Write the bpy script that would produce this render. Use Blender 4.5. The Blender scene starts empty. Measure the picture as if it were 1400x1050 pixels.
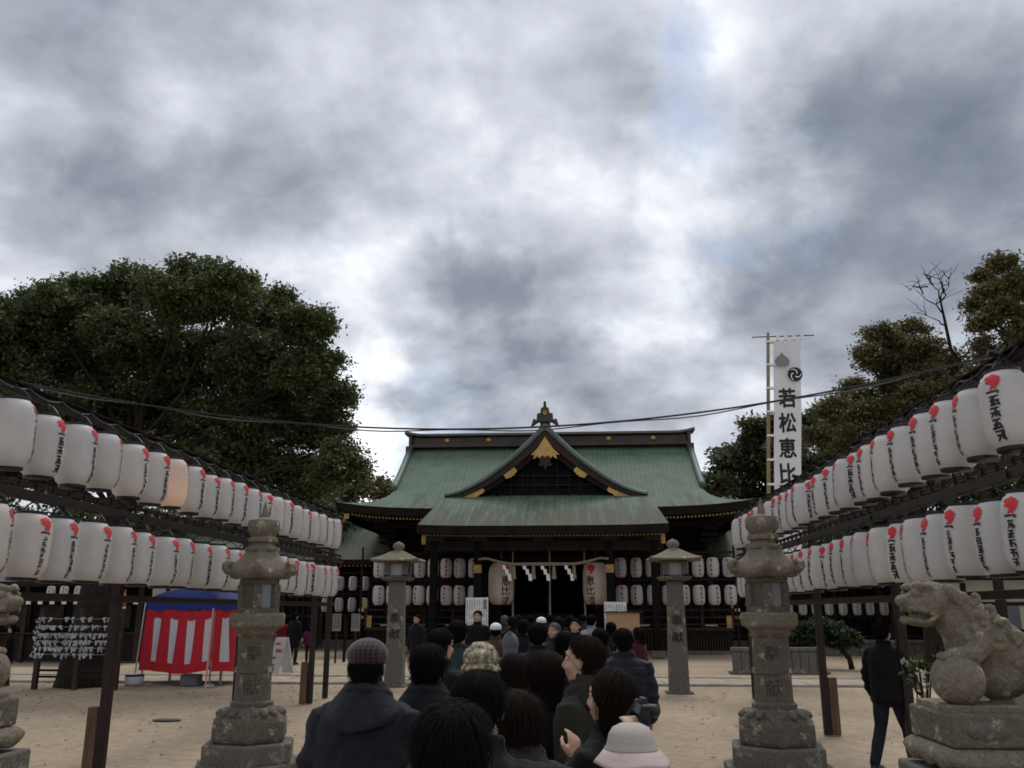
import bpy, bmesh, math, random
import numpy as np
from mathutils import Vector, Matrix, Euler, noise as mnoise
R = math.radians
SC = bpy.context.scene
COL = SC.collection
random.seed(11)

# ------------------------------------------------------------------ camera
FPX, EYE = 1212.0, 1.75                       # focal length in photo pixels (1400 wide), eye height in m
PITCH = math.atan((835 - 525) / FPX)
YAW = math.atan(90 / (FPX / math.cos(PITCH)))
cam_d = bpy.data.cameras.new('camera')
cam_d.sensor_width = 36.0
cam_d.lens = 36.0 * FPX / 1400.0
cam_d.clip_start, cam_d.clip_end = 0.1, 2000
cam = bpy.data.objects.new('camera', cam_d)
COL.objects.link(cam)
cam.location = (0, 0, EYE)
cam.rotation_euler = (R(90) + PITCH, 0, YAW)
SC.camera = cam
_cp, _sp, _cy, _sy = math.cos(PITCH), math.sin(PITCH), math.cos(YAW), math.sin(YAW)
_fw = Vector((-_sy * _cp, _cy * _cp, _sp))
_rt = Vector((_cy, _sy, 0))
_up = _rt.cross(_fw)
def ray(x, y): return _fw + _rt * ((x - 700) / FPX) - _up * ((y - 525) / FPX)
def onground(x, y, z=0.0):                    # photo pixel -> point on a level surface
    d = ray(x, y); return Vector((0, 0, EYE)) + d * ((z - EYE) / d.z)
def atY(x, y, Y):                             # photo pixel -> point at distance Y along the approach
    d = ray(x, y); return Vector((0, 0, EYE)) + d * (Y / d.y)

# ------------------------------------------------------------------ sky, sun, exposure
SUN_EL, SUN_AZ = 62, 12                        # behind the hall, veiled by cloud
W = bpy.data.worlds.new('World'); SC.world = W; W.use_nodes = True
nt = W.node_tree; nt.nodes.clear()
def N(tree, t, **kw):
    n = tree.nodes.new(t)
    for k, v in kw.items(): setattr(n, k, v)
    return n
def lk(tree, a, b): tree.links.new(a, b)
def math_node(tree, op, a, b=None, c=None, clamp=False):
    n = N(tree, 'ShaderNodeMath', operation=op, use_clamp=clamp)
    for i, v in enumerate((a, b, c)):
        if v is None: continue
        if isinstance(v, (int, float)): n.inputs[i].default_value = v
        else: lk(tree, v, n.inputs[i])
    return n.outputs[0]
def ramp(tree, fac, stops, interp='LINEAR'):
    n = N(tree, 'ShaderNodeValToRGB'); n.color_ramp.interpolation = interp
    el = n.color_ramp.elements
    while len(el) < len(stops): el.new(0.5)
    for e, (p, c) in zip(el, stops):
        e.position = p; e.color = (*c, 1) if len(c) == 3 else c
    lk(tree, fac, n.inputs[0]); return n.outputs[0]
def mixc(tree, fac, a, b, blend='MIX'):
    n = N(tree, 'ShaderNodeMix', data_type='RGBA', blend_type=blend)
    for s, v in ((0, fac), (6, a), (7, b)):
        if isinstance(v, (int, float)): n.inputs[s].default_value = v
        elif isinstance(v, tuple): n.inputs[s].default_value = (*v, 1)
        else: lk(tree, v, n.inputs[s])
    return n.outputs[2]
def sky():
    t = nt
    sk = N(t, 'ShaderNodeTexSky', sky_type='NISHITA', sun_disc=False)
    sk.sun_elevation = R(SUN_EL); sk.sun_rotation = R(SUN_AZ)
    tc = N(t, 'ShaderNodeTexCoord')
    nv = N(t, 'ShaderNodeVectorMath', operation='NORMALIZE'); lk(t, tc.outputs['Generated'], nv.inputs[0])
    sep = N(t, 'ShaderNodeSeparateXYZ'); lk(t, nv.outputs[0], sep.inputs[0])
    z = math_node(t, 'MAXIMUM', sep.outputs[2], 0.0)
    zz = math_node(t, 'ADD', z, 0.38)
    px = math_node(t, 'DIVIDE', sep.outputs[0], zz); py = math_node(t, 'DIVIDE', sep.outputs[1], zz)
    cmb = N(t, 'ShaderNodeCombineXYZ'); lk(t, px, cmb.inputs[0]); lk(t, py, cmb.inputs[1])
    def fbm(scale, detail, rough, dist, off, src=None, col=False):
        mp = N(t, 'ShaderNodeMapping'); lk(t, src or cmb.outputs[0], mp.inputs[0]); mp.inputs['Location'].default_value = off
        n = N(t, 'ShaderNodeTexNoise'); lk(t, mp.outputs[0], n.inputs['Vector'])
        n.inputs['Scale'].default_value = scale; n.inputs['Detail'].default_value = detail
        n.inputs['Roughness'].default_value = rough; n.inputs['Distortion'].default_value = dist
        return n.outputs[1 if col else 0]
    big = fbm(1.5, 3, 0.5, 0.3, (3.1, 1.7, 0))
    mid = fbm(4.3, 10, 0.52, 0.15, (7.3, 2.2, 0))
    fine = fbm(10.0, 9, 0.55, 0.2, (1.3, 9.2, 0))
    # brightness of the cloud layer: 0 dark belly .. 1 thin bright cloud
    b = math_node(t, 'MULTIPLY', big, 0.30)
    b = math_node(t, 'MULTIPLY_ADD', mid, 1.0, b)
    b = math_node(t, 'MULTIPLY_ADD', fine, 0.34, b)
    b = math_node(t, 'MULTIPLY_ADD', b, 1.12, -0.24)
    # individual large clouds and brighter gaps (direction of the centre, angular size, weight), edges broken up by noise
    wob = N(t, 'ShaderNodeVectorMath', operation='SUBTRACT'); lk(t, fbm(3.0, 6, 0.6, 0.2, (5, 5, 5), nv.outputs[0], True), wob.inputs[0]); wob.inputs[1].default_value = (0.5, 0.5, 0.5)
    wsc = N(t, 'ShaderNodeVectorMath', operation='SCALE'); lk(t, wob.outputs[0], wsc.inputs[0]); wsc.inputs['Scale'].default_value = 0.42
    wd = N(t, 'ShaderNodeVectorMath', operation='ADD'); lk(t, nv.outputs[0], wd.inputs[0]); lk(t, wsc.outputs[0], wd.inputs[1])
    wn = N(t, 'ShaderNodeVectorMath', operation='NORMALIZE'); lk(t, wd.outputs[0], wn.inputs[0])
    for (ax, ay, size, w) in CLOUDS:
        d = ray(ax, ay).normalized()
        dp = N(t, 'ShaderNodeVectorMath', operation='DOT_PRODUCT')
        lk(t, wn.outputs[0], dp.inputs[0]); dp.inputs[1].default_value = d
        mr = N(t, 'ShaderNodeMapRange', interpolation_type='SMOOTHSTEP'); lk(t, dp.outputs['Value'], mr.inputs[0])
        mr.inputs[1].default_value = math.cos(R(size)); mr.inputs[2].default_value = 1.0 - (1 - math.cos(R(size))) * 0.1
        mr.inputs[3].default_value = 0; mr.inputs[4].default_value = w
        b = math_node(t, 'ADD', b, mr.outputs[0])
    hz = N(t, 'ShaderNodeMapRange', interpolation_type='SMOOTHSTEP'); lk(t, z, hz.inputs[0])
    hz.inputs[1].default_value = 0.40; hz.inputs[2].default_value = 0.08; hz.inputs[3].default_value = 0; hz.inputs[4].default_value = 0.06
    b = math_node(t, 'ADD', b, hz.outputs[0], clamp=True)
    cloud = ramp(t, b, [(0.0, (0.135, 0.158, 0.20)), (0.28, (0.215, 0.243, 0.295)), (0.50, (0.365, 0.39, 0.44)),
                        (0.72, (0.555, 0.585, 0.645)), (0.92, (0.79, 0.82, 0.87)), (1.0, (0.93, 0.95, 0.98))])
    gap = fbm(4.2, 6, 0.6, 0.3, (4.4, 6.1, 0))
    g = N(t, 'ShaderNodeMapRange'); lk(t, gap, g.inputs[0])
    g.inputs[1].default_value = 0.60; g.inputs[2].default_value = 0.78; g.inputs[3].default_value = 0; g.inputs[4].default_value = 0.55
    gf = g.outputs[0]
    for (ax, ay, size, w) in GAPS:                       # torn openings where the blue shows
        dp = N(t, 'ShaderNodeVectorMath', operation='DOT_PRODUCT'); lk(t, wn.outputs[0], dp.inputs[0]); dp.inputs[1].default_value = ray(ax, ay).normalized()
        mr = N(t, 'ShaderNodeMapRange', interpolation_type='SMOOTHSTEP'); lk(t, dp.outputs['Value'], mr.inputs[0])
        mr.inputs[1].default_value = math.cos(R(size)); mr.inputs[2].default_value = 1.0; mr.inputs[3].default_value = 0; mr.inputs[4].default_value = w
        gf = math_node(t, 'ADD', gf, mr.outputs[0], clamp=True)
    lit = mixc(t, 1.0, cloud, (CLOUD_GAIN,) * 3, 'MULTIPLY')
    out = mixc(t, gf, lit, sk.outputs[0])
    bg = N(t, 'ShaderNodeBackground'); bg.inputs[1].default_value = 0.1
    lk(t, out, bg.inputs[0])
    o = N(t, 'ShaderNodeOutputWorld'); lk(t, bg.outputs[0], o.inputs[0])
GAPS = [(975, 108, 4.0, 0.5), (640, 560, 4, 0.25), (1000, 300, 3, 0.2)]
CLOUD_GAIN = 10.8
CLOUDS = [(110, 150, 17, -0.18), (300, 290, 14, -0.13), (1230, 360, 14, -0.30), (1330, 200, 12, -0.10), (800, 60, 10, -0.20), (600, 440, 6, -0.26), (760, 520, 7, -0.12), (430, 560, 6, -0.06), (950, 480, 6, -0.08),
          (560, 150, 14, 0.10), (880, 375, 6, 0.16), (740, 385, 9, -0.14), (600, 290, 9, -0.06), (520, 500, 7, 0.14), (320, 110, 6, 0.12), (1000, 170, 9, 0.12), (530, 640, 7, 0.22), (480, 430, 6, 0.08), (30, 330, 7, 0.16), (640, 280, 9, 0.08), (920, 600, 9, -0.06)]
sky()
sun_d = bpy.data.lights.new('sun', 'SUN'); sun_d.energy = 1.5; sun_d.angle = R(25); sun_d.color = (1.0, 0.96, 0.9)
sun = bpy.data.objects.new('sun', sun_d); COL.objects.link(sun)
_a = R(SUN_AZ)
_sd = Vector((math.sin(_a) * math.cos(R(SUN_EL)), math.cos(_a) * math.cos(R(SUN_EL)), math.sin(R(SUN_EL))))
sun.rotation_euler = _sd.to_track_quat('Z', 'Y').to_euler()
sun.location = (0, 40, 60)
vs = SC.view_settings
vs.view_transform = 'Standard'; vs.look = 'None'; vs.gamma = 1.0; vs.use_curve_mapping = False; vs.exposure = 0.25
SC.cycles.use_denoising = True
SC.cycles.max_bounces = 6
SC.cycles.pixel_filter_type = 'BLACKMAN_HARRIS'; SC.cycles.filter_width = 1.7      # the phone lens is a little soft

# ------------------------------------------------------------------ materials
MATS = {}
def mat(name, col, rough=0.7, var=0.0, scale=4.0, bump=0.0, bscale=None, metal=0.0, col2=None, detail=6.0, coat=0.0,
        trans=None, stretch=None, extra=None, sss=0.0, sheen=0.0, rnd=0.0, stain=None, spec=0.3):
    if name in MATS: return MATS[name]
    m = bpy.data.materials.new(name); m.use_nodes = True; t = m.node_tree
    p = t.nodes['Principled BSDF']
    p.inputs['Roughness'].default_value = rough; p.inputs['Metallic'].default_value = metal
    p.inputs['Base Color'].default_value = (*col, 1); p.inputs['Specular IOR Level'].default_value = spec
    if coat: p.inputs['Coat Weight'].default_value = coat
    if sss: p.inputs['Subsurface Weight'].default_value = sss; p.inputs['Subsurface Radius'].default_value = (0.012, 0.005, 0.003); p.inputs['Subsurface Scale'].default_value = 1.0
    if sheen: p.inputs['Sheen Weight'].default_value = sheen
    tc = N(t, 'ShaderNodeTexCoord'); vec = tc.outputs['Object']
    if stretch:
        mp = N(t, 'ShaderNodeMapping'); lk(t, vec, mp.inputs[0]); mp.inputs['Scale'].default_value = stretch; vec = mp.outputs[0]
    def nz(s, d=detail, r=0.6):
        n = N(t, 'ShaderNodeTexNoise'); lk(t, vec, n.inputs['Vector']); n.inputs['Scale'].default_value = s
        n.inputs['Detail'].default_value = d; n.inputs['Roughness'].default_value = r; return n.outputs[0]
    c = None
    if var or col2:
        c2 = col2 or tuple(min(1, x * (1 + var)) for x in col)
        c1 = col if col2 else tuple(x * (1 - var) for x in col)
        c = ramp(t, nz(scale), [(0.33, c1), (0.67, c2)])
    if stain:
        s = ramp(t, nz(stain[1], 8, 0.65), [(stain[2] - 0.06, (1, 1, 1)), (stain[2] + 0.06, (0, 0, 0))])
        c = mixc(t, s, c if c else col, stain[0])
    if rnd:
        oi = N(t, 'ShaderNodeObjectInfo')
        k = N(t, 'ShaderNodeMapRange'); lk(t, oi.outputs['Random'], k.inputs[0]); k.inputs[3].default_value = 1 - rnd; k.inputs[4].default_value = 1 + rnd * 0.6
        cc = N(t, 'ShaderNodeCombineColor'); [lk(t, k.outputs[0], cc.inputs[i]) for i in range(3)]
        c = mixc(t, 1.0, c if c else col, cc.outputs[0], 'MULTIPLY')
    if c: lk(t, c, p.inputs['Base Color'])
    if bump:
        bn = N(t, 'ShaderNodeBump'); bn.inputs['Strength'].default_value = bump; bn.inputs['Distance'].default_value = 0.02
        lk(t, nz(bscale or scale * 3), bn.inputs['Height']); lk(t, bn.outputs[0], p.inputs['Normal'])
    if trans:
        o = t.nodes['Material Output']; tr = N(t, 'ShaderNodeBsdfTranslucent'); tr.inputs[0].default_value = (*trans[0], 1)
        if c: lk(t, c, tr.inputs[0])
        ms = N(t, 'ShaderNodeMixShader'); ms.inputs[0].default_value = trans[1]
        lk(t, p.outputs[0], ms.inputs[1]); lk(t, tr.outputs[0], ms.inputs[2]); lk(t, ms.outputs[0], o.inputs[0])
    if extra: extra(t, p, vec, c)
    MATS[name] = m; return m

def stripes_extra(axis, freq, strength, dist=0.01, tint=None):
    def f(t, p, vec, c):
        w = N(t, 'ShaderNodeTexWave', wave_type='BANDS', bands_direction=axis, wave_profile='SAW')
        lk(t, vec, w.inputs[0]); w.inputs['Scale'].default_value = freq; w.inputs['Distortion'].default_value = 0.25; w.inputs['Detail'].default_value = 1
        b = N(t, 'ShaderNodeBump'); b.inputs['Strength'].default_value = strength; b.inputs['Distance'].default_value = dist
        lk(t, w.outputs['Fac'], b.inputs['Height'])
        old = p.inputs['Normal'].links
        if old: lk(t, old[0].from_socket, b.inputs['Normal'])
        lk(t, b.outputs[0], p.inputs['Normal'])
    return f

def stone_extra(t, p, vec, c):
    # granite speckle: dark mica and pale feldspar grains, over pitted relief
    v = N(t, 'ShaderNodeTexVoronoi'); lk(t, vec, v.inputs[0]); v.inputs['Scale'].default_value = 140
    s = ramp(t, v.outputs['Color'], [(0.0, (0.62,) * 3), (0.45, (1.0,) * 3), (1.0, (1.22,) * 3)])
    n = N(t, 'ShaderNodeTexNoise'); lk(t, vec, n.inputs[0]); n.inputs['Scale'].default_value = 22; n.inputs['Detail'].default_value = 8; n.inputs['Roughness'].default_value = 0.7
    w = ramp(t, n.outputs[0], [(0.3, (0.66,) * 3), (0.62, (1.1,) * 3)])
    lk(t, mixc(t, 1.0, mixc(t, 1.0, c, s, 'MULTIPLY'), w, 'MULTIPLY'), p.inputs['Base Color'])
def copper_extra(t, p, vec, c):
    # patina with fine seams running down the slope and courses across it, darker dirt streaks
    w = N(t, 'ShaderNodeTexWave', wave_type='BANDS', bands_direction='X'); lk(t, vec, w.inputs[0]); w.inputs['Scale'].default_value = 1.45
    w.inputs['Distortion'].default_value = 0.12
    w2 = N(t, 'ShaderNodeTexWave', wave_type='BANDS', bands_direction='Z', wave_profile='SAW'); lk(t, vec, w2.inputs[0]); w2.inputs['Scale'].default_value = 1.9
    mp = N(t, 'ShaderNodeMapping'); lk(t, vec, mp.inputs[0]); mp.inputs['Scale'].default_value = (2.2, 0.25, 0.25)
    n = N(t, 'ShaderNodeTexNoise'); lk(t, mp.outputs[0], n.inputs[0]); n.inputs['Scale'].default_value = 1.6; n.inputs['Detail'].default_value = 7
    sep = N(t, 'ShaderNodeSeparateXYZ'); lk(t, vec, sep.inputs[0])
    lo = N(t, 'ShaderNodeMapRange'); lk(t, sep.outputs[2], lo.inputs[0])          # weathering is worst on the low, shallow courses
    lo.inputs[1].default_value = 7.2; lo.inputs[2].default_value = 5.0; lo.inputs[3].default_value = -0.13; lo.inputs[4].default_value = 0.24
    f = math_node(t, 'ADD', n.outputs[0], lo.outputs[0])
    dirt = ramp(t, f, [(0.46, (0, 0, 0)), (0.72, (1, 1, 1))])
    col = mixc(t, dirt, c, (0.058, 0.064, 0.042))
    seam = ramp(t, w.outputs['Fac'], [(0.0, (0.72,) * 3), (0.14, (1,) * 3)])
    seam2 = ramp(t, w2.outputs['Fac'], [(0.0, (0.8,) * 3), (0.18, (1,) * 3)])
    col = mixc(t, 1.0, mixc(t, 1.0, col, seam, 'MULTIPLY'), seam2, 'MULTIPLY')
    lk(t, col, p.inputs['Base Color'])
    b = N(t, 'ShaderNodeBump'); b.inputs['Strength'].default_value = 0.4; b.inputs['Distance'].default_value = 0.02
    lk(t, w2.outputs['Fac'], b.inputs['Height']); lk(t, b.outputs[0], p.inputs['Normal'])

COPPER = mat('copper_patina', (0.068, 0.110, 0.077), 0.7, col2=(0.104, 0.150, 0.106), spec=0.15, scale=1.3, extra=copper_extra)
COPPER_PLAIN = mat('copper_edge', (0.08, 0.118, 0.098), 0.55, var=0.2, scale=2.0)
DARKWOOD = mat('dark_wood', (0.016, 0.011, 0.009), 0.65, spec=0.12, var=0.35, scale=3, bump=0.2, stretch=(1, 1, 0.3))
BROWNWOOD = mat('brown_painted_wood', (0.038, 0.022, 0.018), 0.55, spec=0.15, var=0.25, scale=3, bump=0.1)
RIDGE = mat('ridge_copper_brown', (0.050, 0.038, 0.031), 0.55, var=0.25, scale=2)
BLACKWOOD = mat('black_shaded_wood', (0.006, 0.005, 0.005), 0.6, spec=0.08, var=0.3, scale=3)  # near-black wood; shade under the porch is put into this colour
GOLD = mat('gilded_metal', (0.42, 0.27, 0.085), 0.45, metal=0.6, var=0.2, scale=6)
GOLD_DULL = mat('dull_gilding', (0.30, 0.19, 0.06), 0.5, metal=0.5, var=0.3, scale=8)
STONE = mat('weathered_granite', (0.31, 0.255, 0.175), 0.9, col2=(0.58, 0.485, 0.345), scale=7, bump=1.0, bscale=34, detail=12, stain=((0.12, 0.105, 0.083), 5.0, 0.62), extra=stone_extra)
STONE2 = mat('pale_granite', (0.30, 0.26, 0.20), 0.9, col2=(0.45, 0.395, 0.31), scale=8, bump=0.8, bscale=45, detail=12, stain=((0.13, 0.12, 0.10), 3.4, 0.63), extra=stone_extra)
STONE3 = mat('yellowed_granite', (0.36, 0.30, 0.205), 0.9, col2=(0.60, 0.505, 0.355), scale=6, bump=1.0, bscale=36, detail=12, stain=((0.18, 0.155, 0.115), 6.0, 0.64), extra=stone_extra)
FRAME = mat('frame_brown_steel', (0.020, 0.013, 0.011), 0.5, spec=0.2, var=0.3, scale=5, bump=0.08)
STAKE = mat('old_stake_wood', (0.10, 0.058, 0.034), 0.8, var=0.4, scale=4, bump=0.4, stretch=(4, 4, 0.6))
BLACK = mat('black_plastic', (0.012, 0.012, 0.013), 0.45)
RED = mat('crest_red', (0.48, 0.028, 0.035), 0.6)
INK = mat('sumi_ink', (0.018, 0.018, 0.020), 0.7)
CARVED = mat('carved_shadow', (0.06, 0.054, 0.045), 0.95, var=0.4, scale=30)
WHITECLOTH = mat('white_cloth', (0.62, 0.62, 0.64), 0.85, var=0.05, scale=2, bump=0.15, bscale=6, trans=((0.6, 0.6, 0.6), 0.25))
WHITEPAPER = mat('white_paper', (0.74, 0.74, 0.73), 0.85)
ROPE = mat('straw_rope', (0.24, 0.19, 0.12), 0.9, var=0.3, scale=20, bump=0.6, bscale=60)
METAL = mat('pale_steel_tube', (0.42, 0.42, 0.43), 0.4, metal=0.5, var=0.1)
CABLE = mat('cable_sheath', (0.02, 0.02, 0.022), 0.5)

# ------------------------------------------------------------------ mesh building
class MB:
    def __init__(s): s.v = []; s.f = []
    def add(s, v, f):
        o = len(s.v); s.v += [tuple(p) for p in v]; s.f += [tuple(i + o for i in q) for q in f]; return s
    def box(s, c, d, rot=None, top=(1, 1)):
        x, y, z = (k / 2 for k in d); v = []
        for sz in (-1, 1):
            tx, ty = (top if sz > 0 else (1, 1))
            for sx, sy in ((-1, -1), (1, -1), (1, 1), (-1, 1)): v.append(Vector((sx * x * tx, sy * y * ty, sz * z)))
        if rot is not None:
            m = rot if isinstance(rot, Matrix) else Euler(rot).to_matrix(); v = [m @ p for p in v]
        v = [p + Vector(c) for p in v]
        return s.add(v, [(3, 2, 1, 0), (4, 5, 6, 7), (0, 1, 5, 4), (1, 2, 6, 5), (2, 3, 7, 6), (3, 0, 4, 7)])
    def rings(s, rs, cap=True, closed=True):
        n = len(rs[0]); v = [p for r in rs for p in r]; f = []
        for i in range(len(rs) - 1):
            for j in range(n if closed else n - 1):
                k = (j + 1) % n; f.append((i * n + j, i * n + k, (i + 1) * n + k, (i + 1) * n + j))
        if cap:
            f.append(tuple(reversed(range(n)))); f.append(tuple((len(rs) - 1) * n + j for j in range(n)))
        return s.add(v, f)
    def lathe(s, prof, seg=24, c=(0, 0, 0), ph=0.0, cap=True):
        c = Vector(c)
        return s.rings([[c + Vector((r * math.cos(ph + 2 * math.pi * j / seg), r * math.sin(ph + 2 * math.pi * j / seg), z)) for j in range(seg)] for r, z in prof], cap)
    def tube(s, pts, rad, seg=8, cap=True):
        pts = [Vector(p) for p in pts]; rs = []
        if isinstance(rad, (int, float)): rad = [rad] * len(pts)
        prev = None
        for i, p in enumerate(pts):
            t = (pts[min(i + 1, len(pts) - 1)] - pts[max(i - 1, 0)])
            t = t.normalized() if t.length > 1e-9 else Vector((0, 0, 1))
            if prev is None:
                a = t.cross(Vector((0, 0, 1)));  a = a if a.length > 1e-3 else t.cross(Vector((1, 0, 0)))
            else: a = prev - t * prev.dot(t)
            a.normalize(); prev = a; b = t.cross(a)
            rs.append([p + (a * math.cos(2 * math.pi * j / seg) + b * math.sin(2 * math.pi * j / seg)) * rad[i] for j in range(seg)])
        return s.rings(rs, cap)
    def cap_tube(s, pts, rad, seg=10):            # tube with round ends
        pts = [Vector(p) for p in pts]; rad = list(rad) if not isinstance(rad, (int, float)) else [rad] * len(pts)
        a = (pts[0] - pts[1]).normalized(); b = (pts[-1] - pts[-2]).normalized()
        P = [pts[0] + a * rad[0] * 0.95, pts[0] + a * rad[0] * 0.7] + pts + [pts[-1] + b * rad[-1] * 0.7, pts[-1] + b * rad[-1] * 0.95]
        Q = [rad[0] * 0.25, rad[0] * 0.7] + rad + [rad[-1] * 0.7, rad[-1] * 0.25]
        return s.tube(P, Q, seg)
    def ell(s, c, r, rot=None, seg=16, rg=10):
        rs = []
        m = (rot if isinstance(rot, Matrix) else Euler(rot).to_matrix()) if rot is not None else Matrix.Identity(3)
        for i in range(rg + 1):
            a = -math.pi / 2 + math.pi * (0.02 + 0.96 * i / rg); q = math.cos(a)
            rs.append([Vector(c) + m @ Vector((r[0] * q * math.cos(2 * math.pi * j / seg), r[1] * q * math.sin(2 * math.pi * j / seg), r[2] * math.sin(a))) for j in range(seg)])
        return s.rings(rs)
    def prism(s, out, frame, thick):              # outline (a, b) in the plane frame=(origin, ua, ub); extruded along ua x ub
        o, ua, ub = (Vector(k) for k in frame); n = ua.cross(ub).normalized() * thick
        k = len(out); v = [o + ua * a + ub * b for a, b in out]; v += [p + n for p in v]
        return s.add(v, [tuple(reversed(range(k))), tuple(range(k, 2 * k))] + [(i, (i + 1) % k, (i + 1) % k + k, i + k) for i in range(k)])
    def grid(s, fn, nu, nv):
        v = [fn(i / nu, j / nv) for j in range(nv + 1) for i in range(nu + 1)]
        return s.add(v, [(j * (nu + 1) + i, j * (nu + 1) + i + 1, (j + 1) * (nu + 1) + i + 1, (j + 1) * (nu + 1) + i) for j in range(nv) for i in range(nu)])
    def mesh(s, name='mesh'):
        m = bpy.data.meshes.new(name); m.from_pydata(s.v, [], s.f); m.update(); return m
    def build(s, name, material, parent=None, smooth=False, loc=None, bevel=0.0, fix=True):
        m = s.mesh(name)
        if fix:
            b = bmesh.new(); b.from_mesh(m); bmesh.ops.recalc_face_normals(b, faces=b.faces); b.to_mesh(m); b.free()
        if smooth: m.polygons.foreach_set('use_smooth', [True] * len(m.polygons))
        if material: m.materials.append(material)
        return link(name, m, parent, loc, bevel)
def link(name, m, parent=None, loc=None, bevel=0.0):
    o = bpy.data.objects.new(name, m); COL.objects.link(o)
    if parent: o.parent = parent
    if loc is not None: o.location = loc
    if bevel:
        b = o.modifiers.new('bevel', 'BEVEL'); b.width = bevel; b.segments = 2; b.limit_method = 'ANGLE'; b.angle_limit = R(40)
    return o
def tag(o, label, cat, group=None):
    o['label'] = label; o['category'] = cat
    if group: o['group'] = group
    return o
def struct(o): o['kind'] = 'structure'; return o
def stuff(o): o['kind'] = 'stuff'; return o
def thing(name, label, cat, loc=(0, 0, 0), rz=0.0, group=None):
    o = bpy.data.objects.new(name, None); COL.objects.link(o); o.empty_display_size = 0.1
    o.location = loc; o.rotation_euler = (0, 0, rz); return tag(o, label, cat, group)
def copy_tree(o, parent=None):
    c = o.copy(); COL.objects.link(c); c.parent = parent
    for ch in list(o.children): copy_tree(ch, c)
    return c
def hx(x): return [(x * math.cos(math.pi / 3 * k), x * math.sin(math.pi / 3 * k)) for k in range(6)]
def glyphs(text, size, weight=0.02, spacing=1.0):
    """flat mesh of one written character (strokes centred on 0,0 in x/y), from Blender's built-in font"""
    key = (text, weight)
    if key not in _G:
        c = bpy.data.curves.new('glyph', 'FONT'); c.body = text; c.size = 1.0; c.align_x = 'CENTER'; c.resolution_u = 3
        o = bpy.data.objects.new('glyph', c); COL.objects.link(o)
        dg = bpy.context.evaluated_depsgraph_get()
        m = bpy.data.meshes.new_from_object(o.evaluated_get(dg))
        bpy.data.objects.remove(o); bpy.data.curves.remove(c)
        v = [tuple(p.co) for p in m.vertices]; f = [tuple(p.vertices) for p in m.polygons]; bpy.data.meshes.remove(m)
        xs = [p[0] for p in v]; ys = [p[1] for p in v]
        cx, cy = (min(xs) + max(xs)) / 2, (min(ys) + max(ys)) / 2; sc = 1.0 / max(max(ys) - min(ys), max(xs) - min(xs), 1e-6)
        base = [((p[0] - cx) * sc, (p[1] - cy) * sc) for p in v]; vv, ff = [], []
        for dx, dy in ((0, 0), (1, 0), (-1, 0), (0, 1), (0, -1), (0.7, 0.7), (-0.7, -0.7)) if weight > 0.015 else ((0, 0),):   # brush weight
            ff += [tuple(i + len(vv) for i in q) for q in f]; vv += [(a + dx * weight * 0.6, b + dy * weight * 0.6) for a, b in base]
        _G[key] = (vv, ff)
    v, f = _G[key]
    return [(a * size, b * size) for a, b in v], f
_G = {}
def write(mb, text, size, frame, pitch, weight=0.03):
    """column of characters downwards from frame origin"""
    o, ua, ub = (Vector(k) for k in frame)
    for i, ch in enumerate(text):
        v, f = glyphs(ch, size, weight)
        mb.add([o + ua * a + ub * (b - i * pitch) for a, b in v], f)
    return mb
# ------------------------------------------------------------------ ground
def ground():
    def ex(t, p, vec, c):
        n1 = N(t, 'ShaderNodeTexNoise'); lk(t, vec, n1.inputs[0]); n1.inputs['Scale'].default_value = 0.35; n1.inputs['Detail'].default_value = 6
        n2 = N(t, 'ShaderNodeTexNoise'); lk(t, vec, n2.inputs[0]); n2.inputs['Scale'].default_value = 5.0; n2.inputs['Detail'].default_value = 8; n2.inputs['Roughness'].default_value = 0.7
        n3 = N(t, 'ShaderNodeTexNoise'); lk(t, vec, n3.inputs[0]); n3.inputs['Scale'].default_value = 70; n3.inputs['Detail'].default_value = 3
        a = ramp(t, n1.outputs[0], [(0.32, (0.285, 0.222, 0.152)), (0.66, (0.40, 0.315, 0.222))])
        b = ramp(t, n2.outputs[0], [(0.35, (0.74,) * 3), (0.62, (1.06,) * 3)])
        d = ramp(t, n3.outputs[0], [(0.3, (0.78,) * 3), (0.7, (1.12,) * 3)])
        lk(t, mixc(t, 1.0, mixc(t, 1.0, a, b, 'MULTIPLY'), d, 'MULTIPLY'), p.inputs['Base Color'])
        bn = N(t, 'ShaderNodeBump'); bn.inputs['Strength'].default_value = 0.6; bn.inputs['Distance'].default_value = 0.02
        lk(t, math_node(t, 'ADD', n2.outputs[0], math_node(t, 'MULTIPLY', n3.outputs[0], 0.4)), bn.inputs['Height']); lk(t, bn.outputs[0], p.inputs['Normal'])
    g = mat('packed_sand', (0.32, 0.27, 0.22), 0.95, extra=ex)
    def fn(u, v):
        x = (u - 0.5) * 2; y = v
        X = 600 * x * abs(x) ** 1.5; Y = -80 + 900 * y ** 2.2
        h = 0.012 * mnoise.noise(Vector((X * 0.5, Y * 0.5, 0))) if abs(X) < 14 and 4 < Y < 26 else 0
        return (X, Y, h - 0.012)
    struct(MB().grid(fn, 160, 200).build('ground', g, smooth=True, fix=False))
    # cross path of stone flags with raised kerbs
    root = bpy.data.objects.new('path', None); COL.objects.link(root); struct(root)
    for i in range(34):
        for row in range(2):
            s = MB(); s.box((0, 0, 0), (1.12, 1.0, 0.10)); x = -19 + i * 1.14 + (0.5 if row else 0)
            o = link('flagstone', FLAG, root, (x, 23.35 + row * 1.02, -0.026 + random.uniform(-0.004, 0.004)), 0.012)
    for Y in (22.72, 24.98):
        for i in range(26):
            link('kerb_stone', KERB, root, (-19 + i * 1.5, Y, -0.025 + random.uniform(-0.004, 0.004)), 0.015)
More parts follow.
